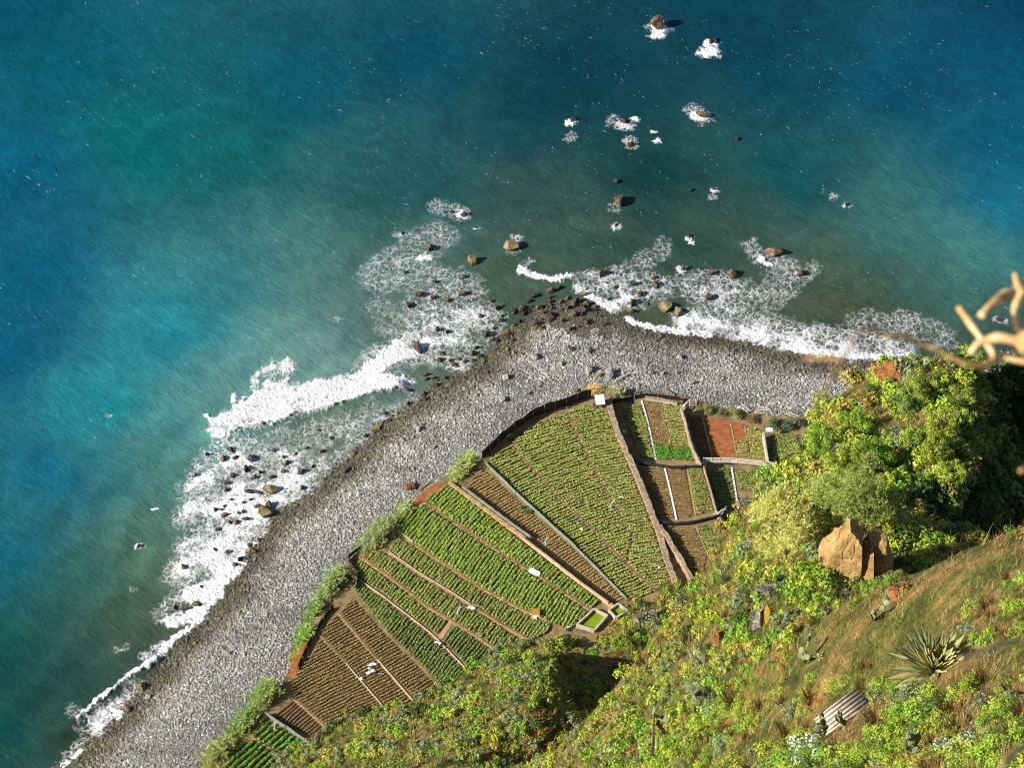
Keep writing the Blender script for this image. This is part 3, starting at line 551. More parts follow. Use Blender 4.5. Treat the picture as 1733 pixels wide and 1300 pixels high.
plot([(672,908)]+sh(Lb, -1, 4)+[(934,1064),(922,1076)]+sh(Lc, 3, -3)[::-1], RA, 'green', ZA, 'green striped plot ending at the orange topped box')
plot([(640,935)]+sh(Lc, -2, 4)+[(872,1098)]+sh(Ld, 3, -3)[::-1], RA, 'green', ZA, 'green striped plot with white pole frames near its middle')
plot(sh(Ld, -2, 4)[:-2]+[(757,1053)]+[(741,1074)]+sh(Le, 3, -3)[::-1][2:], RA, 'green', ZA, 'long green plot seaward of the short cross path')
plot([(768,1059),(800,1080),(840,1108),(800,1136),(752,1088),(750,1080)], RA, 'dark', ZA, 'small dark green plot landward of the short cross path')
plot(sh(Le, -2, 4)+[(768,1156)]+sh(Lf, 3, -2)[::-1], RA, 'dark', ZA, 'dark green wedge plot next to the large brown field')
F1 = [(573,1040),(638,1118),(700,1190)]; F2 = [(540,1075),(585,1125),(647,1197)]; F4 = [(499,1186),(555,1237)]
plot([(597,1014)]+sh(Lf, -3, 2)[1:]+[(705,1188)]+sh(F1, 2, -2)[::-1][1:], RF, 'seed', ZA, 'brown seedling plot between the dark green wedge and the rope line')
plot([(568,1042)]+sh(F1, -2, 2)[1:]+[(652,1195)]+sh(F2, 2, -2)[::-1][1:], RF, 'seed', ZA, 'brown seedling plot with the white plastic heap on it')
plot([(538,1078),(585,1127),(645,1197),(596,1218),(558,1234)]+sh(F4, 2, -2)[::-1][1:]+[(492,1178),(494,1150),(536,1098)], (.90, -.44), 'seed', ZA, 'widest brown plot of faint seedlings behind the tall cane', gap=.05)
plot([(497,1188),(553,1239),(534,1254),(462,1214)], (.76, -.65), 'bare', ZA, 'bare dark brown ridged corner by the net fence')
plot([(447,1216),(521,1264),(520,1296),(503,1294),(428,1248)], (.74, -.67), 'beds', ZA, 'green and red striped beds just below the net fence')
plot([(426,1252),(500,1297),(505,1330),(360,1330),(398,1268)], (.74, -.67), 'beds', ZA, 'green and red striped beds at the bottom picture edge')
plot([(812,794),(827,802),(866,840),(907,877),(970,932),(1053,1014),(1045,1020),(905,912),(820,848),(790,826)], (.88, -.47), 'seed', ZA, 'long narrow tan strip of ridges between two fences', ridge=M_path)
C1 = [(863,752),(905,800),(946,845),(1011,905),(1057,958),(1108,1002)]; C2 = [(958,698),(976,738),(995,778),(1034,848),(1052,880),(1071,911)]
plot([(827,779)]+sh(C1, -2, 2)+[(1062,1020),(980,934),(914,873),(872,834),(834,796)], (.91, -.41), 'light', ZA, 'yellow green terraced plot left of the first long rope', gap=.05)
plot([(866,748),(928,709),(955,698)]+sh(C2, -2, 1)[1:]+[(1060,952)]+sh(C1, 2, -2)[::-1][1:-1], (.95, -.30), 'light', ZA, 'broad yellow green plot in the middle of the fan field', gap=.05)
plot([(961,697),(990,687),(1026,688),(1041,737),(1071,813),(1104,896),(1118,940),(1134,985),(1112,1004),(1062,952)]+sh(C2, 2, -1)[::-1][:-1], (.985, -.16), 'light', ZA, 'yellow green plot along the long stone wall', gap=.05)
plot([(1053,690),(1085,688),(1096,722),(1108,776),(1085,776),(1066,735)], RD, 'green', ZD1, 'narrow green plot in the shade right of the shed')
plot([(1090,678),(1116,682),(1128,730),(1133,752),(1104,752),(1100,722)], RD, 'seed', ZD1, 'narrow brownish plot with thin grass beside the white strip')
plot([(1105,755),(1133,755),(1138,779),(1112,778)], RD, 'leafy', ZD1, 'small bright green patch at the foot of the white strip')
plot([(1119,684),(1148,689),(1165,745),(1170,758),(1134,756),(1130,730)], RD, 'light', ZD1, 'narrow yellow green plot left of the curved wall')
plot([(1135,759),(1171,761),(1181,781),(1142,779)], RD, 'leafy', ZD1, 'small patch of tall weeds left of the curved wall')
plot([(1160,700),(1188,707),(1204,772),(1188,776),(1172,748)], RD, 'bare', ZE, 'brown ridged plot in the shade right of the curved wall', soil=M_soil)
plot([(1192,708),(1234,713),(1246,774),(1207,772)], (1, .06), 'bare', ZE, 'bare red ridged plot', soil=M_orange, ridge=M_orange)
plot([(1237,714),(1258,719),(1263,745),(1242,744)], (1, .06), 'bare', ZE, 'small bare red bed above a green patch', soil=M_orange, ridge=M_orange)
plot([(1243,747),(1263,748),(1267,775),(1248,774)], (1, .06), 'light', ZE, 'small square green patch below the red bed', soil=M_orange)
plot([(1262,722),(1290,732),(1297,778),(1270,776)], (1, .06), 'light', ZE, 'green plot left of the white capped wall', soil=M_orange)
plot([(1305,737),(1350,737),(1345,765),(1320,785),(1306,782)], (1, .03), 'green', ZE, 'dark green plot right of the white capped wall')
plot([(1084,793),(1122,792),(1134,840),(1142,878),(1113,878),(1096,824)], (1, -.03), 'seed', ZD2, 'brown dotted plot in the middle terrace left of the white strip')
plot([(1127,792),(1160,794),(1168,840),(1174,874),(1147,878),(1138,840)], (1, -.03), 'seed', ZD2, 'brown dotted plot in the middle terrace right of the white strip')
plot([(1165,795),(1188,796),(1200,835),(1209,864),(1179,872),(1172,840)], (1, -.03), 'green', ZD2, 'green plot at the right end of the middle terrace')
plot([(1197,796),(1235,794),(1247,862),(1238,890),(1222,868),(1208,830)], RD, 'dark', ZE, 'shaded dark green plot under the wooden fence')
plot([(1241,795),(1300,797),(1310,830),(1252,830)], RD, 'green', ZE, 'green plot under the wooden fence beside the cliff bushes')
plot([(1128,894),(1176,893),(1196,940),(1190,975),(1165,975),(1150,940)], (1, -.02), 'seed', ZD3, 'brown ridged plot below the log pile')
plot([(1180,893),(1215,886),(1226,905),(1210,960),(1200,940)], (1, -.02), 'green', ZD3, 'green plot below the log pile')
print('rows', nrow)

# field paths, pipes
def ribbon(name, px, z, wd, mat, label, h=.06):
    mb = MB(); p = PL(px, z)
    for k in range(len(p)-1): mb.add(*segbox(p[k], p[k+1], wd*(1+.03*k), z-.05, z+h+.003*k))
    V, F = mb.get(); return tag(link(name, mk(name, V, F, mat)), label, kind='structure')
for L, wd in ((La, .34), (Lb, .32), (Lc, .3), (Ld, .4), (Le, .3), (F1, .2), (F2, .16), (F4, .24), (C1, .32), (C2, .32)):
    ribbon('field_path', L, ZA, wd, M_path, 'tan footpath between crop plots')
ribbon('field_path', [(763,1052),(745,1080)], ZA, .9, M_path, 'short cross path'); ribbon('field_path', [(813,1000),(800,1022)], ZA, .6, M_path, 'short cross path')
ribbon('field_path', [(1048,916),(1070,910)], ZA, .5, M_path, 'short cross path'); ribbon('field_path', [(427,1250),(502,1296)], ZA, .3, M_path, 'tan footpath between crop plots')
for px, z in (([(1189,709),(1205,772)], ZE), ([(1236,716),(1247,774)], ZE), ([(1260,721),(1268,776)], ZE), ([(1117,682),(1140,780)], ZD1), ([(1163,793),(1177,873)], ZD2), ([(1178,892),(1198,941)], ZD3)):
    ribbon('field_path', px, z, .28, M_path, 'narrow earth path between plots', .12)
def pipe(px, z, r, label, mat=M_pale):
    p = PL(px, z); p[:, 2] += .2; V, F = tube(p, r, 6); solo('irrigation_pipe', V, F, mat, label, 'pipe')
pipe(sh(Lc, 2, -1)[:4], ZA, .06, 'pale irrigation pipe running to the white pole frame')
pipe(sh(Le, 1, 0), ZA, .06, 'pale irrigation pipe along the dark green wedge plot')
pipe(sh(Lb, 2, -2)[:2], ZA, .09, 'short pale irrigation pipe by the big cane clump')
pipe(sh(F1, 1, 0)[1:], ZA, .05, 'pale rope line crossing the brown seedling field near the heap', M_pale)
pipe(sh(F2, 1, 0)[1:], ZA, .055, 'pale rope line crossing the brown field left of the heap', M_pale)
def strip(px, z, wd, label):
    p = PL(px, z); mb = MB()
    for k in range(len(p)-1): mb.add(*segbox(p[k], p[k+1], wd, z-.02, z+.16+.004*k))
    V, F = mb.get(); solo('water_channel', V, F, M_white, label, 'channel')
strip([(1086,679),(1098,721)], ZD1, .25, 'thin upper end of a whitish channel right of the shed'); strip([(1098,722),(1104,750),(1110,779)], ZD1, .26, 'white concrete channel across the low narrow plots')
strip([(1124,790),(1134,830),(1145,881)], ZD2, .28, 'white concrete channel across the middle terrace')
strip([(1238,792),(1249,862)], ZE, .3, 'thin pale channel right of the shaded dark plot')
# ------------------------------------------------------------------ walls, fences and small things of the farm
def wall(px, z0, z1, wd, label, mat=None, name='stone_wall', n=None, rough=.12):
    p = PL(px, z1); rng = np.random.default_rng(int(px[0][0])); L = np.concatenate([[0], np.cumsum(np.hypot(*np.diff(p[:, :2], axis=0).T))])
    m_ = max(2, int(L[-1]/.55)); t = np.linspace(0, L[-1], m_); c = np.stack([np.interp(t, L, p[:, 0]), np.interp(t, L, p[:, 1])], -1)
    d = np.gradient(c, axis=0); d /= np.linalg.norm(d, axis=1, keepdims=True); nn = np.stack([-d[:, 1], d[:, 0]], -1)
    top = (z1 if np.isscalar(z1) else np.interp(t, L, z1))+rough*rng.normal(size=m_)
    R = []
    for o, zz in ((-.55, np.full(m_, z0)), (-.5, top), (.5, top+rough*.4*rng.normal(size=m_)), (.55, np.full(m_, z0))):
        R.append(np.concatenate([c+nn*(o*wd*(1+rough*rng.normal(size=m_)))[:, None], zz[:, None]], 1))
    V = np.concatenate(R); F = [[k*m_+q_, k*m_+q_+1, (k+1)*m_+q_+1, (k+1)*m_+q_] for k in range(3) for q_ in range(m_-1)]+[[0, m_, 2*m_, 3*m_], [m_-1, 4*m_-1, 3*m_-1, 2*m_-1]]
    return solo(name, V, np.array(F), mat or M_wall, label, 'wall')
wall([(1031,684),(1047,735),(1080,808),(1114,895),(1130,950),(1147,992)], 2.5, 5.75, .95, 'long dry stone wall right of the fan shaped green field')
wall([(1117,889),(1131,911),(1150,942),(1172,980)], 4, 6.0, .7, 'short stone wall beside the shaded alley')
wall([(1152,685),(1160,712),(1168,744),(1176,765),(1187,786)], 2, 5.2, .2, 'thin curved pale wall between low terrace plots', M_wall, rough=.05)
wall([(1191,789),(1203,830),(1212,864),(1231,897)], 2, 5.0, .2, 'thin pale wall right of the middle terrace', M_wall, rough=.05)
wall([(1292,731),(1296,755),(1300,782)], 2, 4.1, .3, 'thin dark wall with white cap end', M_conc, rough=.05)
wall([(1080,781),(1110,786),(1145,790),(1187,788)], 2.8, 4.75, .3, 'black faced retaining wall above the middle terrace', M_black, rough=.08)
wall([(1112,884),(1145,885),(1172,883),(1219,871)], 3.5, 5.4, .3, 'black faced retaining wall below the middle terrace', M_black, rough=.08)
wall([(760,815),(800,845),(885,908),(960,968),(1038,1026)], 4.6, 5.75, .55, 'low tan wall carrying the long fence path', M_path, rough=.04)
wall([(840,744),(900,706),(955,686),(1002,670)], 4.6, 5.1, .5, 'low earth bank under the black net', M_bank)
def fence(px, z, h, mat, label, posts=2.2, wave=.12, th=.05, lean=0.0):
    p = PL(px, z); rng = np.random.default_rng(int(px[0][1])); L = np.concatenate([[0], np.cumsum(np.hypot(*np.diff(p[:, :2], axis=0).T))])
    root = thing('net_fence', label, 'fence', (p[:, 0].mean(), p[:, 1].mean(), z))
    m_ = max(4, int(L[-1]/.5)); t = np.linspace(0, L[-1], m_); c = np.stack([np.interp(t, L, p[:, 0]), np.interp(t, L, p[:, 1])], -1)
    d = np.gradient(c, axis=0); d /= np.linalg.norm(d, axis=1, keepdims=True); nn = np.stack([-d[:, 1], d[:, 0]], -1)
    top = h*(1+wave*(2*vnoise(t/1.8, t*0, 5)-1)); sw = wave*(2*vnoise(t/1.1, t*0+3, 9)-1); V = []; F = []
    for s in (-th/2, th/2):
        for f in (0, .5, 1): V.append(np.concatenate([c+nn*(s+sw*math.sin(math.pi*f)+lean*f)[:, None], (z+top*f)[:, None]], 1))
    V = np.concatenate(V)
    for g_ in (0, 1): F += [[(3*g_+k)*m_+q_, (3*g_+k)*m_+q_+1, (3*g_+k+1)*m_+q_+1, (3*g_+k+1)*m_+q_] for k in (0, 1) for q_ in range(m_-1)]
    F += [[2*m_+q_, 2*m_+q_+1, 5*m_+q_+1, 5*m_+q_] for q_ in range(m_-1)]
    part('net', V, np.array(F), mat, root)
    for s in np.arange(0, L[-1]+.01, posts):
        q_ = np.array([np.interp(s, L, p[:, 0]), np.interp(s, L, p[:, 1])]); hh = h*rng.uniform(1.02, 1.25)
        Vt, Ft = tube(np.array([[*q_, z-.1], [q_[0]+rng.normal()*.05, q_[1]+rng.normal()*.05, z+hh]]), .06, 5); part('post', Vt, Ft, M_wood, root)
    return root
fence([(816,776),(838,756),(870,728),(905,705),(955,688),(1000,672)], ZA, 2.3, M_black, 'tall black windbreak net along the seaward edge of the fan field', wave=.16)
fence([(862,748),(885,735),(905,722),(930,708)], ZA, .35, M_black, 'low dark edging net inside the fan field edge')
fence([(820,785),(832,797),(870,834),(912,873),(975,930)], ZA, .95, M_net, 'grey green net fence between the tan strip and the fan field')
fence([(975,930),(1020,975),(1060,1016)], ZA, .8, M_net, 'lower end of the grey green net beside the tan strip')
fence([(782,826),(820,855),(870,892),(898,912)], ZA+.7, .7, M_net, 'pale net panel standing on the raised path')
fence([(450,1212),(488,1238),(526,1264)], ZA, 1.2, M_net, 'grey net fence below the bare brown corner')
fence([(588,945),(592,958),(606,975),(603,1000)], ZA, 1.2, M_black, 'black net at the corner of the striped plots')
fence([(590,945),(612,928),(625,918)], ZA, 1.0, M_black, 'black net seaward of the striped plots')
fence([(505,1135),(520,1100),(545,1055),(565,1030)], ZA, .9, M_black, 'dark sagging net between cane and brown field', lean=.2)
fence([(1034,684),(1075,676),(1095,672),(1150,678)], ZD1, 1.2, M_black, 'dark net at the seaward end of the low plots')
def rails(px, z, h, label, mat=M_pale):
    p = PL(px, z); root = thing('wooden_fence', label, 'fence', (p[:, 0].mean(), p[:, 1].mean(), z)); L = np.concatenate([[0], np.cumsum(np.hypot(*np.diff(p[:, :2], axis=0).T))])
    for s in np.arange(0, L[-1]+.01, 1.5):
        q_ = (np.interp(s, L, p[:, 0]), np.interp(s, L, p[:, 1])); V, F = tube([[*q_, z-.1], [*q_, z+h+.12]], .07, 5); part('post', V, F, mat, root)
    for hh in (h*.35, h*.68, h):
        V, F = tube(np.concatenate([p[:, :2], np.full((len(p), 1), z+hh)], 1), .075, 5); part('rail', V, F, mat, root)
    mb = MB()
    for k in range(len(p)-1): mb.add(*segbox(p[k], p[k+1], .35, z-.1, z+.22+.004*k))
    V, F = mb.get(); part('footing', V, F, M_conc, root); return root
rails([(1190,782),(1235,782),(1275,786),(1312,790)], ZE+1.2, 1.1, 'pale wooden rail fence on its footing above the shaded dark plot')
rails([(1092,676),(1120,680),(1146,686)], ZD1, .9, 'weathered rail fence at the seaward end of the low plots', M_wood)
rails([(884,912),(925,943),(985,990),(1030,1022)], ZA+.7, .55, 'thin tan rail along the long fence path', M_path)
# shed
def quadbox(px, z0, z1):
    a = PL(px, z0); V = np.concatenate([a, a*[1, 1, 0]+[0, 0, z1]]); return V, BOXF
def shed():
    p = at(1015, 686, ZA); root = thing('shed', 'little brown shed with white sheet roof at the head of the stone wall', 'shed', p)
    ax, ay = np.array([1, .12, 0]), np.array([-.12, 1, 0]); w, dp, h = 1.35, 1.7, 1.4
    def bx(x0, x1, y0, y1, z0, z1): return np.array([p+ax*x+ay*y+[0, 0, z] for z in (z0, z1) for x, y in ((x0, y0), (x1, y0), (x1, y1), (x0, y1))])
    part('wall', bx(-w/2, w/2, -dp/2, -dp/2+.1, 0, h), BOXF, M_bark, root); part('wall', bx(-w/2, w/2, dp/2-.1, dp/2, 0, h), BOXF, M_bark, root)
    part('wall', bx(-w/2, -w/2+.1, -dp/2+.1, dp/2-.1, 0, h), BOXF, M_bark, root); part('wall', bx(w/2-.1, w/2, -dp/2+.1, dp/2-.1, 0, h), BOXF, M_bark, root)
    part('door', bx(-.35, .3, -dp/2-.04, -dp/2-.003, .02, 1.3), BOXF, M_wood, root)
    V = bx(-w/2-.15, w/2+.15, -dp/2-.2, dp/2+.2, h+.01, h+.09); V[[2, 3, 6, 7], 2] += .28; part('roof', V, BOXF, M_white, root)
    for k in range(5):
        b = p+ax*(-1.25-.12*k)+ay*(-.8+.25*k); V, F = tube([b, b+[.05*k-.1, .03, 1.3+.1*k]], .05, 5); part('leaning_stake', V, F, M_wood, root)
shed()
# ponds
def pond(px, label, g=1.0):
    w = PL(px, ZA); root = thing('water_tank', label, 'water tank', (*w[:, :2].mean(0), ZA)); V = np.concatenate([w+[0, 0, .25], w-[0, 0, .2]]); part('algae_water', V, BOXF[:, ::-1], M_pond, root)
    for k in range(4):
        a, b = w[k], w[(k+1) % 4]; part('tank_wall', *segbox(a, b, .32, ZA-.2, ZA+.8+.01*k), M_conc, root)
pond([(976,1062),(1005,1035),(1028,1046),(1006,1071)], 'concrete tank of bright green water below the long fence path')
pond([(1030,1037),(1046,1026),(1062,1038),(1042,1050)], 'smaller half hidden tank of green water right of the larger one')
def onA(u, v, z=ZA): return at(u, v, z)
# white bundle, box, heaps, pole frames
def blob(name, u, v, z, sx, sy, sz, mat, label, cat, seed, rz=0):
    rng = np.random.default_rng(seed); V, F = rockmesh(rng, 3, 6, .10); V = V*[sx, sy, sz]; c_, s_ = math.cos(rz), math.sin(rz); V = V@np.array([[c_, s_, 0], [-s_, c_, 0], [0, 0, 1]]); p = at(u, v, z); V = V+p+[0, 0, sz*.55]
    return solo(name, V, F, mat, label, cat)
blob('tarpaulin_bundle', 905, 971, ZA, 1.1, .6, .7, M_white, 'white tarpaulin bundle between two green plots', 'bundle', 3, -.5)
def crate():
    p = at(907, 1042, ZA); root = thing('storage_box', 'white box with orange rusty top beside the green plots', 'box', p)
    def bx(x0, x1, y0, y1, z0, z1): return np.array([p+[x, y, z] for z in (z0, z1) for x, y in ((x0, y0), (x1, y0), (x1, y1), (x0, y1))])
    part('body', bx(-.6, .6, -.5, .5, 0, 1.0), BOXF, M_white, root); part('lid', bx(-.68, .68, -.56, .6, 1.004, 1.12), BOXF, M_rust, root)
    part('step', bx(-.75, .1, -1.0, -.51, 0, .35), BOXF, M_white, root)
crate()
def heap(u, v, label, n, seed, sp=.9):
    rng = np.random.default_rng(seed); p = at(u, v, ZA); root = thing('plastic_heap', label, 'heap', p)
    for k in range(n):
        V, F = rockmesh(rng, 2, 5, .15); V = V*rng.uniform(.2, .5, 3)*[1.2, .8, .7]; q_ = p+[rng.normal()*sp*.5, rng.normal()*sp*.7, .2]; part('sheet', V+q_, F, M_white if rng.random() < .7 else M_black, root)
    for k in range(3):
        a = p+[rng.normal()*.5, rng.normal()*.5, .1]; V, F = tube([a, a+[rng.normal()*.9, rng.normal()*.9, .5]], .05, 5); part('stick', V, F, M_wood, root)
heap(633, 1134, 'heap of white plastic and sticks on the brown seedling field', 9, 1, 1.5); heap(742, 1092, 'small white heap at the end of the cross path', 4, 2, .5); heap(797, 1027, 'white litter at the end of the pale pipe', 3, 4, .4)
heap(1049, 846, 'white sheets tied to a stake in the upper fan field', 4, 5, .5); heap(977, 888, 'white sheets lying on a rope in the fan field', 5, 6, .8); heap(1117, 962, 'white sheet near the lower end of the stone wall', 3, 8, .3); heap(963, 1066, 'white rubble at the corner of the green tank', 3, 9, .4)
def yframe(u, v, z, h, label, rz=0):
    p = at(u, v, z); root = thing('pole_frame', label, 'pole frame', p); c_, s_ = math.cos(rz), math.sin(rz)
    V, F = tube([p-[0, 0, .1], p+[0, 0, h]], .07, 5); part('pole', V, F, M_white, root)
    for s in (-1, 1): V, F = tube([p+[0, 0, h*.95], p+[s*.6*c_, s*.6*s_, h*1.25]], .055, 5); part('arm', V, F, M_white, root)
    V, F = tube([p+[-.45*c_, -.45*s_, h*.6], p+[.45*c_, .45*s_, h*.62]], .045, 5); part('crossbar', V, F, M_white, root)
for u, v, z, h, l, r in [(775,1043,ZA,1.9,'white Y shaped pole frame in the striped green plot',.6),(923,925,ZA,1.9,'white pole frame in the tan strip casting a long shadow',.2),(1034,862,ZA,1.7,'white pole frame beside tied sheets in the fan field',.5),(465,1238,ZA,1.8,'white pole frame by the bottom net fence',1.1)]: yframe(u, v, z, h, l, r)
def logs(u, v, z, n, L, ang, label, seed, mat=M_pale, r=.11):
    rng = np.random.default_rng(seed); p = at(u, v, z); root = thing('log_pile', label, 'logs', p)
    for k in range(n):
        a = ang+.22*rng.normal(); d_ = np.array([math.cos(a), math.sin(a), .06*rng.normal()]); c_ = p+[rng.normal()*.25, rng.normal()*.35, .12+.16*(k % 3)]; l_ = L*rng.uniform(.7, 1.1)
        V, F = tube([c_-d_*l_/2, c_+d_*l_*.1+[0, 0, .04], c_+d_*l_/2], [r, r*.9, r*.7], 6); part('log', V, F, mat, root)
logs(1219, 870, ZD2+.6, 6, 2.4, .9, 'bundle of pale logs on the end of the lower retaining wall', 1); logs(1162, 684, ZD1, 6, 2.0, .8, 'bundle of pale logs at the head of the curved wall', 2); logs(722, 822, 3.2, 6, 3.6, .75, 'long driftwood poles lying by the reddish boulder', 3, M_wood)
logs(1053, 640, 2.2, 1, 4.2, .85, 'single straight driftwood trunk on the cobbles above the shed', 5, M_pale, .17); logs(1190, 788, ZE+1.2, 5, 1.6, 1.3, 'splayed sticks at the left end of the wooden fence', 6, M_pale, .07)
for k, (u, v, a, L) in enumerate([(1260,692,2.4,2.6),(1290,700,.2,2.2),(1340,702,-.1,2.4),(1375,700,.3,2.6),(1300,695,-.5,1.8),(1088,668,.1,3.0),(1130,669,-.1,2.2),(1075,662,1.2,1.6)]):
    logs(u, v, 2.4, 2, L, a, ['bleached driftwood tangle above the red plot','bleached sticks left of the dark bushes','bleached sticks right of the dark bushes','bleached sticks near the cliff bushes','crooked sticks above the green plot','brown planks at the head of the low plots','short brown planks right of the low plots head','upright planks near the shed'][k], 20+k, M_pale if k < 5 else M_wood, .07)
def hut():
    p = at(1297, 738, ZE); V = np.array([p+[x, y, z] for z in (1.72, 1.95) for x, y in ((-.2, -.5), (1.0, -.5), (1.0, .3), (-.2, .3))]); solo('white_cap_slab', V, BOXF, M_white, 'white slab capping the end of the dark thin wall', 'slab')
hut()
def sqframe():
    p = at(1172, 690, ZE); root = thing('square_frame', 'small pale square frame in the shade of the curved wall', 'frame', p)
    cs_ = [p+[x, y, 0] for x, y in ((-.6, -.6), (.6, -.6), (.6, .7), (-.6, .7))]
    for k in range(4):
        V, F = tube([cs_[k], cs_[k]+[0, 0, 1.4]], .05, 5); part('post', V, F, M_pale, root); V, F = tube([cs_[k]+[0, 0, 1.4], cs_[(k+1) % 4]+[0, 0, 1.4]], .05, 5); part('bar', V, F, M_pale, root)
sqframe()
# ------------------------------------------------------------------ boulders
def bouldmat(name, c1, c2, c3): 
    return wetfoot(noisemat(name, [(.28, c1), (.5, c2), (.72, c3)], 1.6, rough=.75, bs=1, bd=.2, bscale=4))
M_bl = {'b': bouldmat('brown_boulder', (.03, .02, .013), (.12, .068, .036), (.23, .14, .075)), 'w': bouldmat('wet_boulder', (.018, .013, .011), (.06, .037, .028), (.13, .08, .055)), 'y': bouldmat('mossy_boulder', (.05, .042, .02), (.16, .13, .06), (.29, .245, .13)), 'g': bouldmat('grey_boulder', (.10, .095, .085), (.24, .23, .20), (.38, .36, .32)), 'r': bouldmat('red_boulder', (.10, .035, .015), (.28, .10, .045), (.40, .18, .09))}
rb = np.random.default_rng(5); BM = {}
for k in M_bl:
    BM[k] = []
    for q in range(6):
        V, F = rockmesh(rb, 3, 12, .09, (.38, .75)); BM[k].append(mk('boulder', V, F, M_bl[k]))
nb = 0
def boulder(u, v, s, k, label, group=None, tall=.95):
    global nb
    s = s/9.3*.56; p = at(u, v, 0); d = float(shore_d(p[:1], p[1:2])[0])
    if d > 0: p = at(u, v, float(beach_z(np.array([d]))[0]))
    r = np.random.default_rng(int(u*7+v*13)); z = float(beach_z(np.array([d]))[0]) if d > 0 else 0
    o = link('boulder', BM[k][nb % 6], (p[0], p[1], z+s*tall*(.45 if d > 0 else .3)), rz=r.uniform(0, 6.28), scale=(s*r.uniform(.95, 1.2), s*r.uniform(.8, 1.0), s*tall*r.uniform(1.1, 1.5)))
    o.rotation_euler = (r.normal()*.18, r.normal()*.18, r.uniform(0, 6.28)); nb += 1
    return tag(o, label, 'boulder', group)
for u, v, s, k, l in [(1115,46,30,'b','brown rock ringed with foam farthest out at sea'),(1205,70,17,'w','surf covered rock right of the farthest ringed rock'),(1187,195,21,'b','brown foam ringed rock high right of the rock trio'),(968,205,12,'w','small awash rock left of the rock trio'),(1058,206,15,'w','dark awash rock in the middle of the rock trio'),(1067,246,15,'b','small brown rock just below the awash trio rock'),(1246,235,11,'w','lone submerged dark rock right of the rock trio'),(1046,341,25,'b','flat brown angular rock standing alone off the point'),(1043,308,12,'w','submerged brown rock above the flat angular rock'),(1170,322,7,'w','tiny dark rock beside a foam patch off the point'),(1210,321,8,'w','tiny rock under a white foam patch off the point'),(1433,347,8,'w','small awash rock inside a foam ring at right'),(1166,400,10,'w','small rock with a foam tail off the right beach'),(1042,382,8,'w','tiny rock in foam below the flat angular rock'),
 (1310,430,30,'b','largest brown boulder off the right hand beach'),(1355,462,17,'b','orange brown boulder right of the largest offshore boulder'),(1238,464,20,'b','round brown boulder left of the largest offshore boulder'),(1203,463,15,'b','brown boulder second left of the largest offshore boulder'),(1155,456,11,'b','small brown boulder in open water between foam fields'),(1018,465,18,'b','brown boulder at the left end of the right foam field'),(727,420,18,'b','brown boulder topping the left lacy foam field'),(800,444,24,'y','pale ochre block with a dark shadow off the point'),(868,421,30,'y','craggy ochre rock nearest the curling wavelet'),(805,386,8,'w','small white topped rock above the ochre block'),(786,363,13,'w','awash rock at the top of the left foam field'),(448,872,27,'y','largest mossy boulder in the left surf with long shadow'),(456,830,21,'y','second largest mossy boulder in the left surf'),(708,592,22,'w','reddish boulder at the upper edge of the breaking wave'),(328,805,10,'g','lone pale rock in water left of the surf'),(235,925,8,'w','lone small rock in foam left of the surf'),(1065,527,14,'y','square ochre block at the left end of the right surf'),(1070,514,16,'b','brown rock behind the square ochre block'),(1124,520,24,'y','olive boulder in the right surf'),(1146,532,20,'y','tall boulder with large blue shadow in the right surf'),(1032,634,22,'g','largest beach boulder with a wide dark shadow'),(995,630,17,'g','jagged boulder left of the largest beach boulder'),(1014,637,13,'y','small block touching the largest beach boulder'),(995,597,17,'g','square boulder alone on the upper beach'),(240,1166,20,'y','green mossed boulder at the bottom left waterline'),(218,1202,15,'b','brown boulder below the green mossed boulder'),(696,827,20,'r','reddish boulder beside the cane hedge and driftwood'),(1690,543,10,'w','rock in foam seen between the dead branches')]:
    boulder(u, v, s, k, l)
BMK = [('the ochre block', 800, 444), ('the craggy ochre rock', 868, 421), ('the large mossy boulder', 448, 872), ('the second mossy boulder', 456, 830), ('the wave edge boulder', 708, 592), ('the square ochre block', 1065, 527), ('the olive boulder', 1124, 520), ('the blue shadowed boulder', 1146, 532), ('the largest beach boulder', 1032, 634), ('the square beach boulder', 995, 597), ('the green mossed boulder', 240, 1166), ('the reddish boulder', 696, 827), ('the breaking wave tip', 362, 730), ('the rocky point tip', 950, 488), ('the shed', 1015, 676), ('the foam topping boulder', 727, 420), ('the wave\'s right end', 675, 657), ('the cane hedge', 560, 1000)]
def many(lst, kinds, label, group):
    for n_, (u, v, s) in enumerate(lst): boulder(u, v, s, kinds[n_ % len(kinds)], ('big ' if s > 13 else 'small ')+label+', '+where(u, v, BMK), group)
many([(785,470,9),(708,500,13),(733,503,11),(753,510,13),(785,499,15),(692,519,13),(740,560,11),(757,562,9),(765,360,9),(680,395,8),(685,462,7),(736,477,8)], 'bbw', 'brown boulder in upper left foam', 'boulders in the upper left foam')
many([(842,522,13),(822,568,14),(855,567,15),(853,590,11),(835,575,10),(800,600,12),(788,612,9),(745,612,12),(768,618,10),(733,640,10)], 'ywb', 'dark boulder in the shallows', 'boulders left of the point')
many([(931,536,19),(970,535,17),(905,549,15),(912,556,11),(910,521,11),(930,494,13),(945,488,12),(985,499,14),(930,512,10),(975,512,14),(960,505,10),(990,517,12),(905,500,9),(948,512,9),(952,545,10),(985,545,10),(870,530,10),(885,520,12),(878,545,9),(1005,520,9),(918,530,9),(960,522,10)], 'wyb', 'weedy boulder on the point', 'boulders of the rocky point')
many([(1110,484,16),(1072,482,14),(1108,470,9),(1200,505,14),(1085,498,10),(1040,488,9),(1095,515,9),(1028,480,8)], 'bw', 'brown boulder in right surf', 'boulders in the right surf')
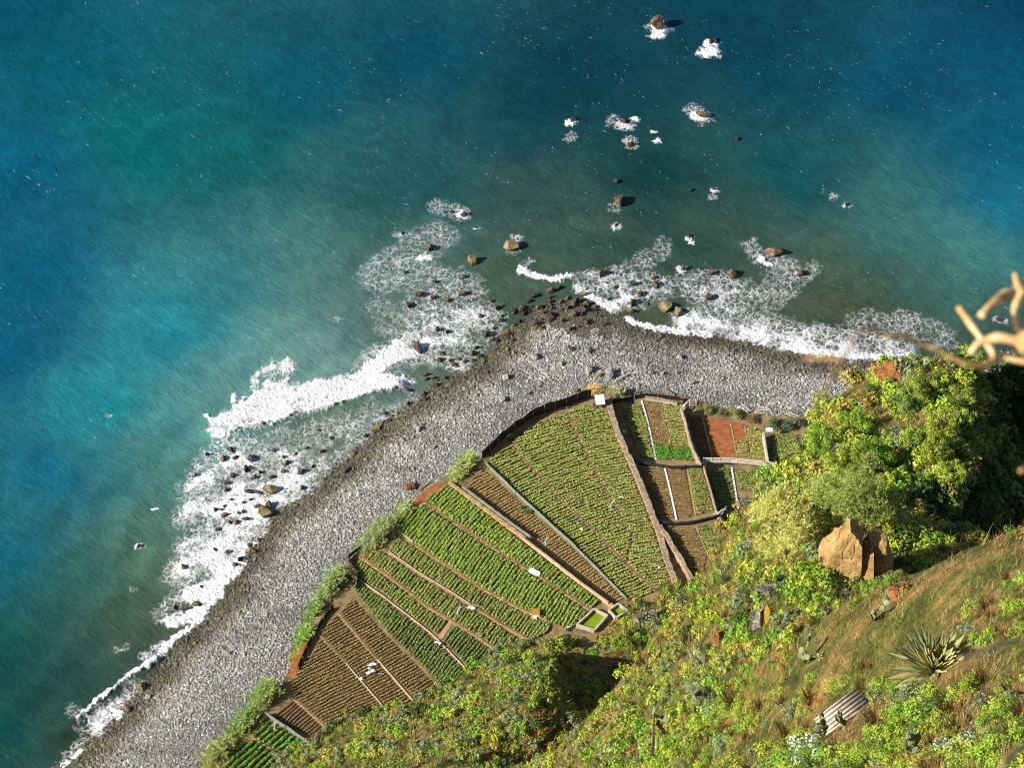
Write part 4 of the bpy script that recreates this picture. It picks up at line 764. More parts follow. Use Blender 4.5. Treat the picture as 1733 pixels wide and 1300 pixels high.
many([(390,762,14),(378,778,15),(400,776,12),(423,779,15),(463,764,10),(485,787,13),(510,799,14),(480,800,11),(395,806,11),(418,795,12),(430,809,11),(440,800,9),(460,809,12),(382,819,11),(384,829,9),(421,834,16),(437,835,11),(511,827,11),(455,857,16),(435,858,10),(412,852,11),(424,848,9),(392,847,8),(381,858,8),(365,864,10),(376,864,8),(411,868,11),(403,872,9),(380,874,13),(415,880,13),(390,887,11),(401,887,12),(370,897,9),(350,770,8),(500,770,9),(530,790,8),(545,765,9),(520,760,8),(560,742,9),(480,775,8),(540,730,8)], 'wbw', 'wet boulder in left surf', 'boulders in the left surf')
many([(408,948,12),(397,958,10),(312,962,13),(363,932,9),(386,936,8),(330,1023,11),(340,1026,10),(316,1032,11),(295,1030,10),(340,995,9),(430,935,11),(422,925,9),(440,915,9)], 'wby', 'wet boulder at lower surf edge', 'boulders at the lower left surf')
many([(904,606,17),(965,594,15),(950,618,12),(855,641,15),(915,650,9),(893,667,12),(850,679,14),(975,663,11),(1150,607,14),(1145,633,9),(1105,632,9),(1120,634,9),(1170,650,11),(1075,600,8),(1080,655,9),(870,600,11),(882,600,9)], 'gyg', 'shadowed grey boulder on the beach', 'boulders on the upper beach')
many([(690,662,12),(715,668,12),(718,678,11),(690,685,12),(635,727,16),(618,740,11),(660,713,10),(600,768,14),(585,798,12),(740,652,12),(760,655,10),(755,640,9),(670,655,10),(650,700,9)], 'wyw', 'wet waterline boulder', 'boulders along the waterline')
many([(710,728,12),(735,760,9),(620,780,9),(475,960,8),(298,1127,10),(380,1100,9),(385,1108,10),(715,722,9),(250,1182,11),(330,1090,8),(420,1000,8)], 'gy', 'boulder among lower beach cobbles', 'boulders on the lower beach')

rt = np.random.default_rng(77)
tl = [(float(a), float(b), float(c)) for a, b, c in zip(rt.normal(935, 55, 46), rt.normal(528, 22, 46), rt.uniform(6, 12, 46)) if b < 565]
many(tl, 'wwb', 'dark weedy rock off the point', 'boulders of the rocky point')
tl = [(700+180*t_+rt.normal()*22, 660-100*t_+rt.normal()*14, rt.uniform(5, 10)) for t_ in rt.random(30)]
many(tl, 'wwy', 'dark wet rock by the waterline', 'boulders along the waterline')
# ------------------------------------------------------------------ plants: kinds
rp = np.random.default_rng(11)
def lumps(rng, n, flat=.75):
    a = rng.uniform(0, 6.28, n); r = rng.uniform(.1, .75, n); C = np.stack([np.cos(a)*r, np.sin(a)*r, rng.uniform(.15, .75, n)*flat], -1); C[0] = (0, 0, .4*flat); return C, rng.uniform(.20, .40, n)
def shrubmesh(col, n, size, seed, flat=.75, asp=.55, extra=None, v=.17):
    r = np.random.default_rng(seed); C, R = lumps(r, 15, flat); V, F = leaves(r, C, R, n, size, asp=asp, jit=.38); c = jitcol(r, n, 4, col, v, .07)
    if extra is not None:
        ec, en, es = extra; V2, F2 = leaves(r, C, R*1.06, en, es, zmin=.05, jit=.3, asp=.9); c = np.concatenate([c, jitcol(r, en, 4, ec, .08, .02)]); F = np.concatenate([F, F2+len(V)]); V = np.concatenate([V, V2])
    return mk('shrub', V, F, M_leaf, cols=c)
def drymesh(col, n, seed, h=.9, w=.035, lean=.55):
    r = np.random.default_rng(seed); a = r.uniform(0, 6.28, n); d = .5*np.sqrt(r.random(n)); pos = np.stack([np.cos(a)*d, np.sin(a)*d, -.1+0*a], -1); hh = h*r.uniform(.5, 1.1, n)
    g = np.stack([np.cos(a)*d*1.2, np.sin(a)*d*1.2, 0*a], -1)+r.normal(size=(n, 3))*.25; g[:, 2] = 0; e = np.stack([-np.sin(a), np.cos(a), 0*a], -1)*w
    V = np.stack([pos-e, pos+e, pos+g*hh[:, None]*lean*1.6+np.stack([0*a, 0*a, hh], -1)], 1).reshape(-1, 3)
    return mk('tuft', V, np.arange(3*n).reshape(-1, 3), M_leaf, cols=jitcol(r, n, 3, col, .25))
KINDS = {  # near variants (fine leaves), far variants (coarser leaves)
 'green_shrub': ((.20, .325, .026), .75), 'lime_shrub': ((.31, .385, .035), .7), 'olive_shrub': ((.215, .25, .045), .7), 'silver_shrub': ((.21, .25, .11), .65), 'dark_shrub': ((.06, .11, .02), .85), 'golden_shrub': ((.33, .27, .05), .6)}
KM = {}
for q, (k, (c, fl)) in enumerate(KINDS.items()):
    KM[k] = ([shrubmesh(c, 1000, .062, 100+q*10+j, fl) for j in range(3)], [shrubmesh(c, 430, .105, 200+q*10+j, fl) for j in range(4)])
KM['dry_tussock'] = ([drymesh((.27, .175, .062), 170, 300+j) for j in range(3)], [drymesh((.25, .165, .06), 70, 310+j, w=.07) for j in range(3)])
KM['flowering_shrub'] = ([shrubmesh((.075, .13, .02), 520, .085, 400+j, .65, extra=((.8, .8, .77), 480, .07)) for j in range(2)],)*2
ADJ = {'green_shrub': 'bright green leafy bush', 'lime_shrub': 'yellow green bush', 'olive_shrub': 'olive green bush', 'silver_shrub': 'pale grey green bush', 'dark_shrub': 'dark green bush', 'golden_shrub': 'golden yellow bush', 'dry_tussock': 'straw coloured grass tussock', 'flowering_shrub': 'bush covered in white flowers'}
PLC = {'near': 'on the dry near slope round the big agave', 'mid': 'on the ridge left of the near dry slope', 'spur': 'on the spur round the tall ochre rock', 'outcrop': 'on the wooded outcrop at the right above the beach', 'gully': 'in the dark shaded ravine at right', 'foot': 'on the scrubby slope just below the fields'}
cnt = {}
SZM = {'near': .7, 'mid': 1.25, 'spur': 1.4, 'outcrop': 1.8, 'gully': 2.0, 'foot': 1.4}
def plant(kind, p, r, zone, near, sq=1.0, label=None, uv=None):
    ms = KM[kind][0 if near else 1]; i = cnt.get(kind, 0); cnt[kind] = i+1
    o = link(kind, ms[i % len(ms)], (p[0], p[1], p[2]-.12*r), rz=rp.uniform(0, 6.28), scale=(r*rp.uniform(.85, 1.15), r*rp.uniform(.85, 1.15), r*sq*rp.uniform(.8, 1.15)))
    return tag(o, label or (('large ' if r > SZM[zone] else 'small ')+ADJ[kind]+', '+where(*uv)), 'grass' if kind == 'dry_tussock' else 'shrub', ADJ[kind]+' '+PLC[zone])
def zone_of(u, v, d):
    z = np.where(d < 216, 0, 1); z = np.where((d >= 216) & (u > 1235) & (v < 1090) & (d < 385), 2, z)
    z = np.where((d > 384) & (u > 1290) & (v < 905), 3, z); z = np.where((z == 3) & ((v > 835) | (u > 1660)), 4, z); z = np.where((d > 435) & (v > 1000) & (u < 1100), 5, z); return z
ZN = ['near', 'mid', 'spur', 'outcrop', 'gully', 'foot']
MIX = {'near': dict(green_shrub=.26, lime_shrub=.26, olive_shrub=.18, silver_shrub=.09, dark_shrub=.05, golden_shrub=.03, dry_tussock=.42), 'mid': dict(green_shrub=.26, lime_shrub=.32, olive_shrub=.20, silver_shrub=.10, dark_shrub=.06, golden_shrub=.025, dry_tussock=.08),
 'spur': dict(green_shrub=.34, lime_shrub=.20, olive_shrub=.14, silver_shrub=.10, dark_shrub=.18, golden_shrub=.04), 'outcrop': dict(green_shrub=.36, lime_shrub=.36, olive_shrub=.13, silver_shrub=.05, dark_shrub=.06, golden_shrub=.02), 'gully': dict(dark_shrub=.7, olive_shrub=.3), 'foot': dict(green_shrub=.16, lime_shrub=.12, olive_shrub=.40, silver_shrub=.18, dark_shrub=.10, golden_shrub=.02)}  # gully: mostly dark-leaved bushes, their colour standing in for the ravine's shade
n = 30000; u = rp.uniform(330, 1800, n); v = rp.uniform(585, 1345, n); d = cast(u, v); ok = ~np.isnan(d)
u, v, d = u[ok], v[ok], d[ok]; p = atd(u, v, d); ok = p[:, 2] > 4.6; u, v, d, p = u[ok], v[ok], d[ok], p[ok]
zo = zone_of(u, v, d); pat = fbm(p[:, 0]/5, p[:, 1]/5, 131); pat2 = fbm(p[:, 0]/3, p[:, 1]/3, 137)
# clear spots: bare faces and built things
CLR = [(1440,930,62),(1290,1060,26),(1580,1115,70),(1425,1225,52),(1217,1085,22),(1520,640,22),(1450,672,20),(1492,692,16),(1435,665,12),(1620,790,12),(1095,1100,12)]
clear = np.zeros(len(u), bool)
for a, b, r in CLR: clear |= np.hypot(u-a, v-b) < r
SIZ = {'near': (.36, 1.0), 'mid': (.85, 2.0), 'spur': (1.0, 2.3), 'outcrop': (1.2, 2.7), 'gully': (1.4, 3.0), 'foot': (1.0, 2.2)}
occ = []; spacing = np.where(zo == 0, 15, np.where(zo == 1, 14, np.where(zo == 5, 12, 15))).astype(float)
grid_ = {}
order = rp.permutation(len(u)); placed = 0
for i in order:
    zn = ZN[zo[i]]
    if clear[i]: continue
    if zn == 'near' and not (v[i] > 1150 and pat2[i] > .40) and pat[i] < .47: continue
    if zn in ('mid', 'foot') and pat[i] < .36: continue
    if zn == 'outcrop' and pat2[i] < .37: continue
    s = spacing[i]*(.8+.5*rp.random()); ci, cj = int(u[i]//25), int(v[i]//25); hit = False
    for a in (-1, 0, 1):
        for b in (-1, 0, 1):
            for (x_, y_) in grid_.get((ci+a, cj+b), ()):
                if abs(x_-u[i]) < s and (x_-u[i])**2+(1.3*(y_-v[i]))**2 < s*s: hit = True
    if hit: continue
    mx = MIX[zn]; ks = list(mx); w = np.array([mx[k]*(1.8 if (k in ('green_shrub', 'lime_shrub') and pat2[i] > .52) or (k in ('olive_shrub', 'silver_shrub', 'golden_shrub') and pat2[i] < .45) else .7) for k in ks]); k = ks[rp.choice(len(ks), p=w/w.sum())]
    if cnt.get(k, 0) >= 298 and k != 'dry_tussock': k = min((q for q in ks if q != 'dry_tussock'), key=lambda q: cnt.get(q, 0))
    if cnt.get(k, 0) >= 298: continue
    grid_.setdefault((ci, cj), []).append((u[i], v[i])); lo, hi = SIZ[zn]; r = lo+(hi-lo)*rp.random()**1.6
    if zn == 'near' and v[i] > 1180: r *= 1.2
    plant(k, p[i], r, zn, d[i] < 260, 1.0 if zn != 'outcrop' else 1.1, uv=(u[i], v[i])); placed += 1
print('shrubs', placed, cnt)
# the bump left of the shaded hollow: tall bushes that throw the shade
for u_, v_, r_ in [(938,1112,2.2),(930,1140,2.4),(925,1168,2.3),(915,1190,2.0),(905,1120,1.8),(950,1096,1.7),(890,1150,1.8),(975,1090,1.3)]:
    q, dd = cliff_pt(u_, v_); plant('olive_shrub', q, r_, 'foot', False, 1.6, 'tall olive bush on the hump, '+where(u_, v_))
for u_, v_, r_ in [(1345,1278,.75),(1375,1268,.7),(1400,1282,.7),(1330,1295,.6),(1360,1295,.7)]:
    q, dd = cliff_pt(u_, v_); plant('flowering_shrub', q, r_, 'near', True, 1, 'white flowering bush of the left patch, '+where(u_, v_, [('the roof', 1425, 1225), ('the patch middle', 1362, 1283)]))
for u_, v_, r_ in [(1600,1272,.5),(1640,1262,.5),(1690,1262,.45),(1700,1285,.5),(1620,1290,.5),(1545,1252,.35)]:
    q, dd = cliff_pt(u_, v_); plant('flowering_shrub', q, r_, 'near', True, 1, 'white flowering bush at lower right, '+where(u_, v_, [('the bottom edge branch', 1715, 1275), ('the roof', 1425, 1225), ('the green hollow', 1640, 1285)]))
for u_, v_, r_, k_ in [(1418,992,1.2,'green_shrub'),(1440,998,1.0,'lime_shrub'),(1462,994,1.2,'green_shrub'),(1490,990,1.3,'olive_shrub'),(1400,985,.9,'lime_shrub'),(1508,975,1.3,'silver_shrub')]:
    q, dd = cliff_pt(u_, v_); plant(k_, q, r_, 'spur', False, 1, ADJ[k_]+' at the foot of the ochre pinnacle, '+where(u_, v_, [('its middle', 1450, 985)]))
# ground cover grass
def turf(name, n, sel, cols_fn, h, w, label):
    u = rp.uniform(330, 1790, n); v = rp.uniform(585, 1340, n); d = cast(u, v, st=1.0); ok = ~np.isnan(d); u, v, d = u[ok], v[ok], d[ok]; p = atd(u, v, d); p[:, 2] = hz(p[:, 0], p[:, 1]); zo = zone_of(u, v, d); ok = (p[:, 2] > 4.8) & sel(u, v, d, zo, p); u, v, d, p, zo = u[ok], v[ok], d[ok], p[ok], zo[ok]
    k = 9; sz = np.clip(d/160, .8, 3.2); n = len(u); pos = np.repeat(p, k, 0)+rp.normal(size=(n*k, 3))*np.repeat(sz, k)[:, None]*[.07, .07, .02]; pos[:, 2] = hz(pos[:, 0], pos[:, 1])-.05; h = h*(.35+1.3*rp.random(n)**1.5); th = rp.uniform(.55, 1.45, (n, 1))
    V, F = blades(rp, pos, np.repeat(h*sz**.6, k)*rp.uniform(.5, 1.2, n*k), np.repeat(w*sz, k), .55)
    c = np.repeat(cols_fn(p)*th, k, 0)*rp.uniform(.7, 1.3, (n*k, 1)); tag(link(name, mk(name, V, F, M_leaf, cols=np.repeat(c, 3, 0))), label, 'grass', kind='stuff')
def gcol(p):
    t = fbm(p[:, 0]/4, p[:, 1]/4, 141)[:, None]; t2 = fbm(p[:, 0]/1.5, p[:, 1]/1.5, 143)[:, None]; a = np.array([.42, .27, .085]); b = np.array([.22, .25, .045]); c = np.array([.34, .19, .06]); f = sstep(.50, .66, t+.3*(t2-.5)); f2 = sstep(.5, .7, t2); return (a*(1-f2)+c*f2)*(1-f)+b*f
turf('dry_grass', 20000, lambda u, v, d, z, p: z == 0, gcol, .46, .015, 'dry straw and green grass covering the near slope')
turf('green_grass', 26000, lambda u, v, d, z, p: (z == 1) | (z == 2), lambda p: gcol(p)*.35+np.array([.15, .175, .035])*.65, .6, .018, 'yellow green grass covering the ridge and spur')
turf('scrub_grass', 9000, lambda u, v, d, z, p: (z == 5) | (z == 3), lambda p: gcol(p)*[.75, .9, .9], .5, .03, 'rough grass between the bushes of the lower slopes')
# ------------------------------------------------------------------ cane clumps along the beach edge
def cane(u, v, L, wd, h, ang, label, seed, col=(.17, .21, .055), z=3.6, nn=520):
    col = np.array(col)*1.75; h = h*1.45; nn = int(nn*1.5)
    r = np.random.default_rng(seed); p = at(u, v, z); root = thing('cane_clump', label, 'cane', p); d_ = np.array([math.cos(ang), math.sin(ang)]); e_ = np.array([-d_[1], d_[0]])
    n = nn; a = r.uniform(-1, 1, n)*L/2; b = r.normal(size=n)*wd*.3; env = np.sqrt(np.clip(1-(a/(L/2))**2*.8, .1, 1)); hh = h*env*r.uniform(.55, 1.1, n)
    base = np.stack([p[0]+d_[0]*a+e_[0]*b, p[1]+d_[1]*a+e_[1]*b, np.full(n, p[2]-.3)], -1); lean = r.normal(size=(n, 2))*.16+np.array([.03, .02]); tip = base+np.stack([lean[:, 0]*hh, lean[:, 1]*hh, hh], -1)
    sd = np.stack([-lean[:, 1], lean[:, 0], 0*a], -1); sd = sd/(np.linalg.norm(sd, axis=1, keepdims=True)+1e-6)*.035
    part('stems', np.stack([base-sd, base+sd, tip], 1).reshape(-1, 3), np.arange(3*n).reshape(-1, 3), M_leaf, root, cols=jitcol(r, n, 3, np.array(col)*[1.1, 1, .9], .2))
    k = 5; f = r.uniform(.35, 1.0, n*k); s0 = np.repeat(base, k, 0)*(1-f[:, None])+np.repeat(tip, k, 0)*f[:, None]; an = r.uniform(0, 6.28, n*k); le = r.uniform(.45, .95, n*k)
    out = np.stack([np.cos(an)*le, np.sin(an)*le, le*r.uniform(-.1, .7, n*k)], -1); w_ = np.stack([-np.sin(an), np.cos(an), 0*an], -1)*.075
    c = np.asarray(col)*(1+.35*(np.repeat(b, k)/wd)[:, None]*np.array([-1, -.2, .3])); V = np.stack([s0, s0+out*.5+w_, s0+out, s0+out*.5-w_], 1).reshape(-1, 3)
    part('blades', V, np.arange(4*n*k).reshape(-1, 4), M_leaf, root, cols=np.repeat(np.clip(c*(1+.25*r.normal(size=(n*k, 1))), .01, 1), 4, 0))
cane(782,803,7.5,1.6,2.6,.95,'pale yellow green cane clump at the head of the tan strip',1,(.23,.26,.075)); cane(683,872,3.4,1.2,1.8,.95,'small cane clump by the red bare soil',2,(.19,.23,.08)); cane(640,917,9.0,2.2,2.9,.85,'broad cane clump with straw top and dark blue green front',3,(.19,.215,.075),nn=800)
cane(562,1000,8.0,1.6,2.6,1.05,'blue green cane clump beside the black net',4,(.12,.18,.055),nn=640); cane(534,1038,5.0,1.2,2.0,1.1,'cane clump above the brown field corner',5,(.16,.20,.06)); cane(516,1082,4.0,1.2,1.8,1.1,'low cane clump on the red bank',6,(.14,.20,.04)); cane(505,1112,3.0,1.2,1.1,1.1,'low yellow bush like cane on the red bank',7,(.22,.23,.03),nn=260)
cane(448,1190,6.5,1.8,3.0,1.0,'tall cane clump at the lower left corner of the brown fields',8,(.16,.21,.055),nn=640); cane(412,1235,6.0,1.8,2.6,.9,'cane clump beside the striped beds',9,(.14,.18,.045),nn=560); cane(370,1282,6.5,1.8,2.6,.9,'cane clump at the bottom left edge of the beds',10,(.15,.19,.05),nn=560)
cane(1005,666,3.0,1.0,1.3,.2,'straw coloured grass clump behind the white shed roof',11,(.34,.26,.08),z=2.6,nn=260); cane(1038,668,3.2,1.0,1.2,.1,'grey green grass clump right of the shed',12,(.20,.21,.10),z=2.6,nn=260)
LM = lambda seed, c, n=420, s=.11: shrubmesh(c, n, s, seed, .8)
for k, (u, v, r, c, l) in enumerate([(1200,697,1.5,(.19,.20,.055),'pale round bush left above the red plot'),(1222,700,1.2,(.17,.18,.05),'smaller pale bush right of the pale round bush'),(1246,703,1.6,(.20,.185,.06),'tan bush above the bare red plot'),(1272,712,1.3,(.22,.18,.055),'golden bush above the green plot'),(1312,722,1.6,(.075,.12,.05),'blue green bush by the white slab'),(1334,722,1.7,(.07,.115,.05),'blue green bush in the middle of the dark row'),(1355,720,1.5,(.08,.12,.05),'blue green bush at the right of the dark row'),(1380,715,1.4,(.10,.14,.06),'grey green bush touching the cliff foot'),(1058,732,.5,(.09,.13,.03),'little bush growing on the long stone wall'),(893,869,.9,(.08,.14,.03),'weedy bush on the tan strip'),(885,860,.7,(.08,.14,.03),'smaller weedy bush on the tan strip'),(1185,712,.6,(.17,.14,.05),'dry bush at the head of the shaded plot'),(905,712,.5,(.24,.18,.06),'dry tuft on the seaward bank'),(960,690,.5,(.26,.20,.08),'dry tuft behind the black net')]):
    p = at(u, v, ZE if u > 1150 else ZA); o = link('bush', LM(500+k, c), p, rz=k, scale=(r, r, r*.9)); tag(o, l, 'shrub')
# red bare soil patches on the bank
def patch(px, z, mat, label, name='bare_soil'):
    w = PL(px, z); me = bpy.data.meshes.new(name); n = len(w); V = np.concatenate([w, w-[0, 0, .4]]); me.from_pydata(V.tolist(), [], [list(range(n))]+[[k, k+n, (k+1) % n+n, (k+1) % n] for k in range(n)]); me.materials.append(mat); me.validate(); tag(link(name, me), label, kind='structure')
patch([(756,822),(740,820),(715,835),(694,856),(705,860),(718,848)], ZA+.02, M_orange, 'orange bare soil beside the lush plot'); patch([(486,1142),(506,1100),(520,1085),(515,1120),(500,1150)], ZA+.02, M_orange, 'orange bank by the brown fields')
# ------------------------------------------------------------------ rocks of the cliff
M_ochre = noisemat('ochre_rock', [(.30, (.12, .07, .024)), (.44, (.26, .155, .052)), (.60, (.34, .215, .08)), (.8, (.54, .41, .24))], .55, coord='World', bs=1, bd=.35, bscale=1.5, detail=8)
M_lava = noisemat('lava_rock', [(.3, (.028, .025, .02)), (.5, (.15, .13, .10)), (.7, (.38, .35, .28))], 1.0, coord='World', bs=1, bd=.4, bscale=2.5, detail=8)
M_rede = noisemat('red_rock', [(.3, (.09, .036, .012)), (.55, (.25, .105, .034)), (.8, (.40, .22, .09))], .9, coord='World', bs=1, bd=.3, bscale=2.5, detail=7)
M_lich = noisemat('lichen_rock', [(.3, (.18, .09, .01)), (.7, (.46, .27, .02))], 3, coord='World', bs=.6, bd=.1)
def crag(name, p, sc_, planes, mat, seed, parent=None, rough=.05, sub=5, **t):
    V, F = ico(sub); V = V.copy(); r = np.random.default_rng(seed)
    for nrm, c in planes:
        nrm = np.array(nrm, float); nrm /= np.linalg.norm(nrm); V -= np.maximum(0, V@nrm-c)[:, None]*nrm
    for _ in range(12):
        nrm = r.normal(size=3); nrm /= np.linalg.norm(nrm); V -= np.maximum(0, V@nrm-r.uniform(.72, .9))[:, None]*nrm
    a = V[:, 0]*2.5+seed; b = V[:, 1]*2.5+V[:, 2]*.8; V = V*(1+rough*2.2*(fbm(a*1.3, b*1.3+V[:, 2]*1.1, seed, 5)-.5)-rough*1.6*np.exp(-((fbm(a*.9+3, b*.5+V[:, 2]*.6, seed+9, 3)-.5)/.025)**2))[:, None]
    V = V*np.array(sc_)+p
    if parent is not None: return part(name, V, F, mat, parent, smooth=False)
    return solo(name, V, F, mat, **t)
pr, _ = cliff_pt(1440, 978)
root = thing('ochre_pinnacle', 'tall ochre rock pinnacle with a dark crack beside the pine', 'rock', pr)
crag('main_block', pr+[-.7, 1.0, 2.0], (3.8, 3.0, 6.4), [((-.38, -.82, .42), .46), ((-.95, -.15, .3), .52), ((.97, -.05, .15), .46), ((-.74, .0, .67), .52), ((.55, .0, .83), .70)], M_ochre, 3, root)
crag('cracked_shoulder', pr+[1.35, .1, .8], (2.0, 2.6, 4.4), [((-.35, -.82, .42), .5), ((.95, -.1, .2), .5), ((-.95, 0, .1), .5), ((-.3, -.1, 1), .8)], M_ochre, 5, root)
crag('dark_flank', pr+[2.6, .9, 1.2], (2.2, 2.5, 4.8), [((-.1, -.85, .5), .6), ((.9, -.2, .4), .65), ((-.9, -.1, .2), .6)], M_ochre, 8, root)
crag('foot_slab', pr+[-3.0, -1.2, -.4], (1.6, 1.2, 1.6), [((-.5, -.7, .5), .4)], M_rede, 9, root)
def rocks(lst, mat, cat='rock'):
    for k, (u, v, sx, sy, sz, l) in enumerate(lst):
        q, _ = cliff_pt(u, v); crag('cliff_rock', q+[0, 0, sz*.25], (sx, sy, sz), [((-.7, -.6, .4), .5), ((.6, -.5, .6), .6), ((-.2, .3, 1), .6)], mat, 30+k+int(u), rough=.2, sub=4, label=l, cat=cat)
rocks([(1283,1060,1.0,.8,3.0,'white grey lichen streaked rock standing in the bushes'),(1300,1010,1.7,1.1,1.7,'dark craggy outcrop above the lichen streaked rock'),(1282,1012,.8,.7,1.0,'pale knob at the left end of the dark craggy outcrop'),(1238,1065,.7,.5,.8,'small white stone left of the lichen streaked rock'),(1110,1045,1.6,1.0,1.4,'dark rock lump at the cliff foot by the stone wall end'),(1080,1052,1.4,1.0,1.2,'dark hollow rock right of the green tank')], M_lava)
q, _ = cliff_pt(1293, 1055); crag('lichen_patch_rock', q+[.3, -.2, 1.5], (.55, .5, 2.0), [((-.7, -.6, .4), .5)], M_lich, 77, sub=4, rough=.12, label='orange lichen covered rib of the streaked rock', cat='rock')
rocks([(1520,636,2.6,1.6,3.0,'orange red rock face on top of the wooded outcrop'),(1496,642,1.5,1.2,2.2,'dark red knob left of the orange rock face'),(1575,603,1.8,1.2,1.2,'red earth lip at the top of the outcrop'),(1712,598,2.6,1.6,2.0,'orange rock behind the dead branches'),(1215,1090,.7,.6,2.4,'bare orange scar on the ridge'),(1525,1008,.8,.6,.8,'brown rock knob where the near slope crest ends'),(1095,1112,.7,.6,1.4,'small orange scar near the shaded hollow'),(1390,990,.8,.7,.9,'orange block left of the pinnacle foot'),(1368,985,.6,.6,.7,'small orange block among bushes by the pine'),(1245,1000,.6,.5,1.8,'red soil streak above the field edge'),(1250,870,.6,.5,1.8,'red soil streak beside the shaded dark plot')], M_rede)
# ------------------------------------------------------------------ pines and outcrop trees
def pine(u, v, H_, R_, label, seed, col, nl=2600, lean=(0, 0)):
    r = np.random.default_rng(seed); b, d = cliff_pt(u, v); root = thing('pine_tree', label, 'tree', b)
    top = b+[lean[0], lean[1], H_*.86]; mb = MB(); addtube(mb, np.array([b-[0, 0, .6], b*.6+top*.4+[.1, 0, 0], top]), [.42, .30, .10], 8)
    C = []; Rr = []
    for k in range(26):
        f = r.uniform(.38, 1.0); a = r.uniform(0, 6.28); rr = R_*(1.05-.55*(f-.38)/.62)*math.sqrt(r.random())
        e = b*(1-f)+(b+[lean[0], lean[1], H_])*f+np.array([math.cos(a)*rr, math.sin(a)*rr, 0]); s0 = b*(1-f*.8)+top*f*.8; addtube(mb, np.array([s0, s0*.4+e*.6+[0, 0, .3], e]), [.12, .07, .03], 5); C.append(e); Rr.append(R_*r.uniform(.26, .42))
    V, F = mb.get(); part('trunk', V, F, M_bark, root)
    C = np.array(C); Rr = np.array(Rr); k = r.choice(len(Rr), nl, p=Rr**2/np.sum(Rr**2)); dd = r.normal(size=(nl, 3)); dd /= np.linalg.norm(dd, axis=1, keepdims=True); pos = C[k]+dd*(Rr[k]*r.uniform(.4, 1.05, nl))[:, None]*[1, 1, .75]
    m_ = 6; P_ = np.repeat(pos, m_, 0); ax = r.normal(size=(nl*m_, 3))+np.repeat(dd, m_, 0)*.9+[0, 0, .5]; ax /= np.linalg.norm(ax, axis=1, keepdims=True); sd = np.cross(ax, r.normal(size=ax.shape)); sd /= np.linalg.norm(sd, axis=1, keepdims=True)
    L = r.uniform(.3, .55, nl*m_)[:, None]; V = np.stack([P_-sd*.035, P_+sd*.035, P_+ax*L], 1).reshape(-1, 3); part('crown', V, np.arange(3*nl*m_).reshape(-1, 3), M_leaf, root, cols=jitcol(r, nl*m_, 3, np.array(col)*2.5*[1.05, 1.05, .8], .25, .1))
pine(1332, 948, 10.2, 4.2, 'feathery pale green pine left of the ochre pinnacle', 1, (.20, .215, .075), 3400, (-.6, .5)); pine(1457, 905, 10.0, 3.8, 'darker green pine rising behind the ochre pinnacle', 2, (.11, .155, .045), 2600, (-.3, .6)); pine(1400, 900, 8.0, 3.4, 'middle pine between the pale pine and the dark pine', 3, (.15, .19, .055), 2000, (-.3, .3))
def tree(u, v, H_, R_, label, seed, col):
    r = np.random.default_rng(seed); b, d = cliff_pt(u, v); root = thing('broadleaf_tree', label, 'tree', b); H_ *= .76; R_ *= .82; mb = MB(); C = []; Rr = []
    addtube(mb, np.array([b-[0, 0, .5], b+[.1, .1, H_*.35], b+[.1, .2, H_*.6]]), [.26, .2, .1], 7)
    for k in range(20):
        a = r.uniform(0, 6.28); rr = R_*.8*math.sqrt(r.random()); e = b+[math.cos(a)*rr, math.sin(a)*rr, H_*r.uniform(.5, .9)]; addtube(mb, np.array([b+[.1, .1, H_*.3], e]), [.1, .03], 5); C.append(e); Rr.append(R_*r.uniform(.22, .38))
    V, F = mb.get(); part('trunk', V, F, M_bark, root); V, F = leaves(r, C, Rr, 3200, .125, zmin=-.6, jit=.4); part('crown', V, F, M_leaf, root, cols=jitcol(r, 3200, 4, np.array(col)*1.4, .28))
for k, (u, v, h, R_, c, l) in enumerate([(1395,765,4.6,3.4,(.17,.235,.02),'yellow green tree at the left edge of the outcrop'),(1440,740,4.6,3.2,(.16,.225,.018),'yellow green tree in the middle of the left outcrop'),(1475,790,4.6,3.2,(.13,.20,.02),'green tree above the darker pine'),(1425,800,4.4,3.0,(.16,.22,.02),'yellow green tree just behind the pines'),(1560,670,4.2,2.8,(.14,.19,.03),'rounded green tree below the orange rock face'),(1590,740,4.5,3.0,(.19,.24,.025),'bright lime tree at the outcrop centre'),(1620,700,4.4,2.9,(.15,.20,.03),'green tree on the outcrop crest'),(1575,790,4.6,2.9,(.19,.235,.02),'lime tree at the lower tip of the outcrop'),(1530,700,4.0,2.6,(.11,.16,.03),'darker green tree left of the rounded tree'),(1610,820,4.0,2.4,(.20,.21,.02),'golden lime tree hanging over the ravine'),(1650,640,4.2,2.8,(.10,.15,.025),'dark crested tree at the top right'),(1545,760,4.0,2.5,(.15,.21,.02),'small green tree left of the lime tree')]): tree(u, v, h, R_, l, 700+k, c)
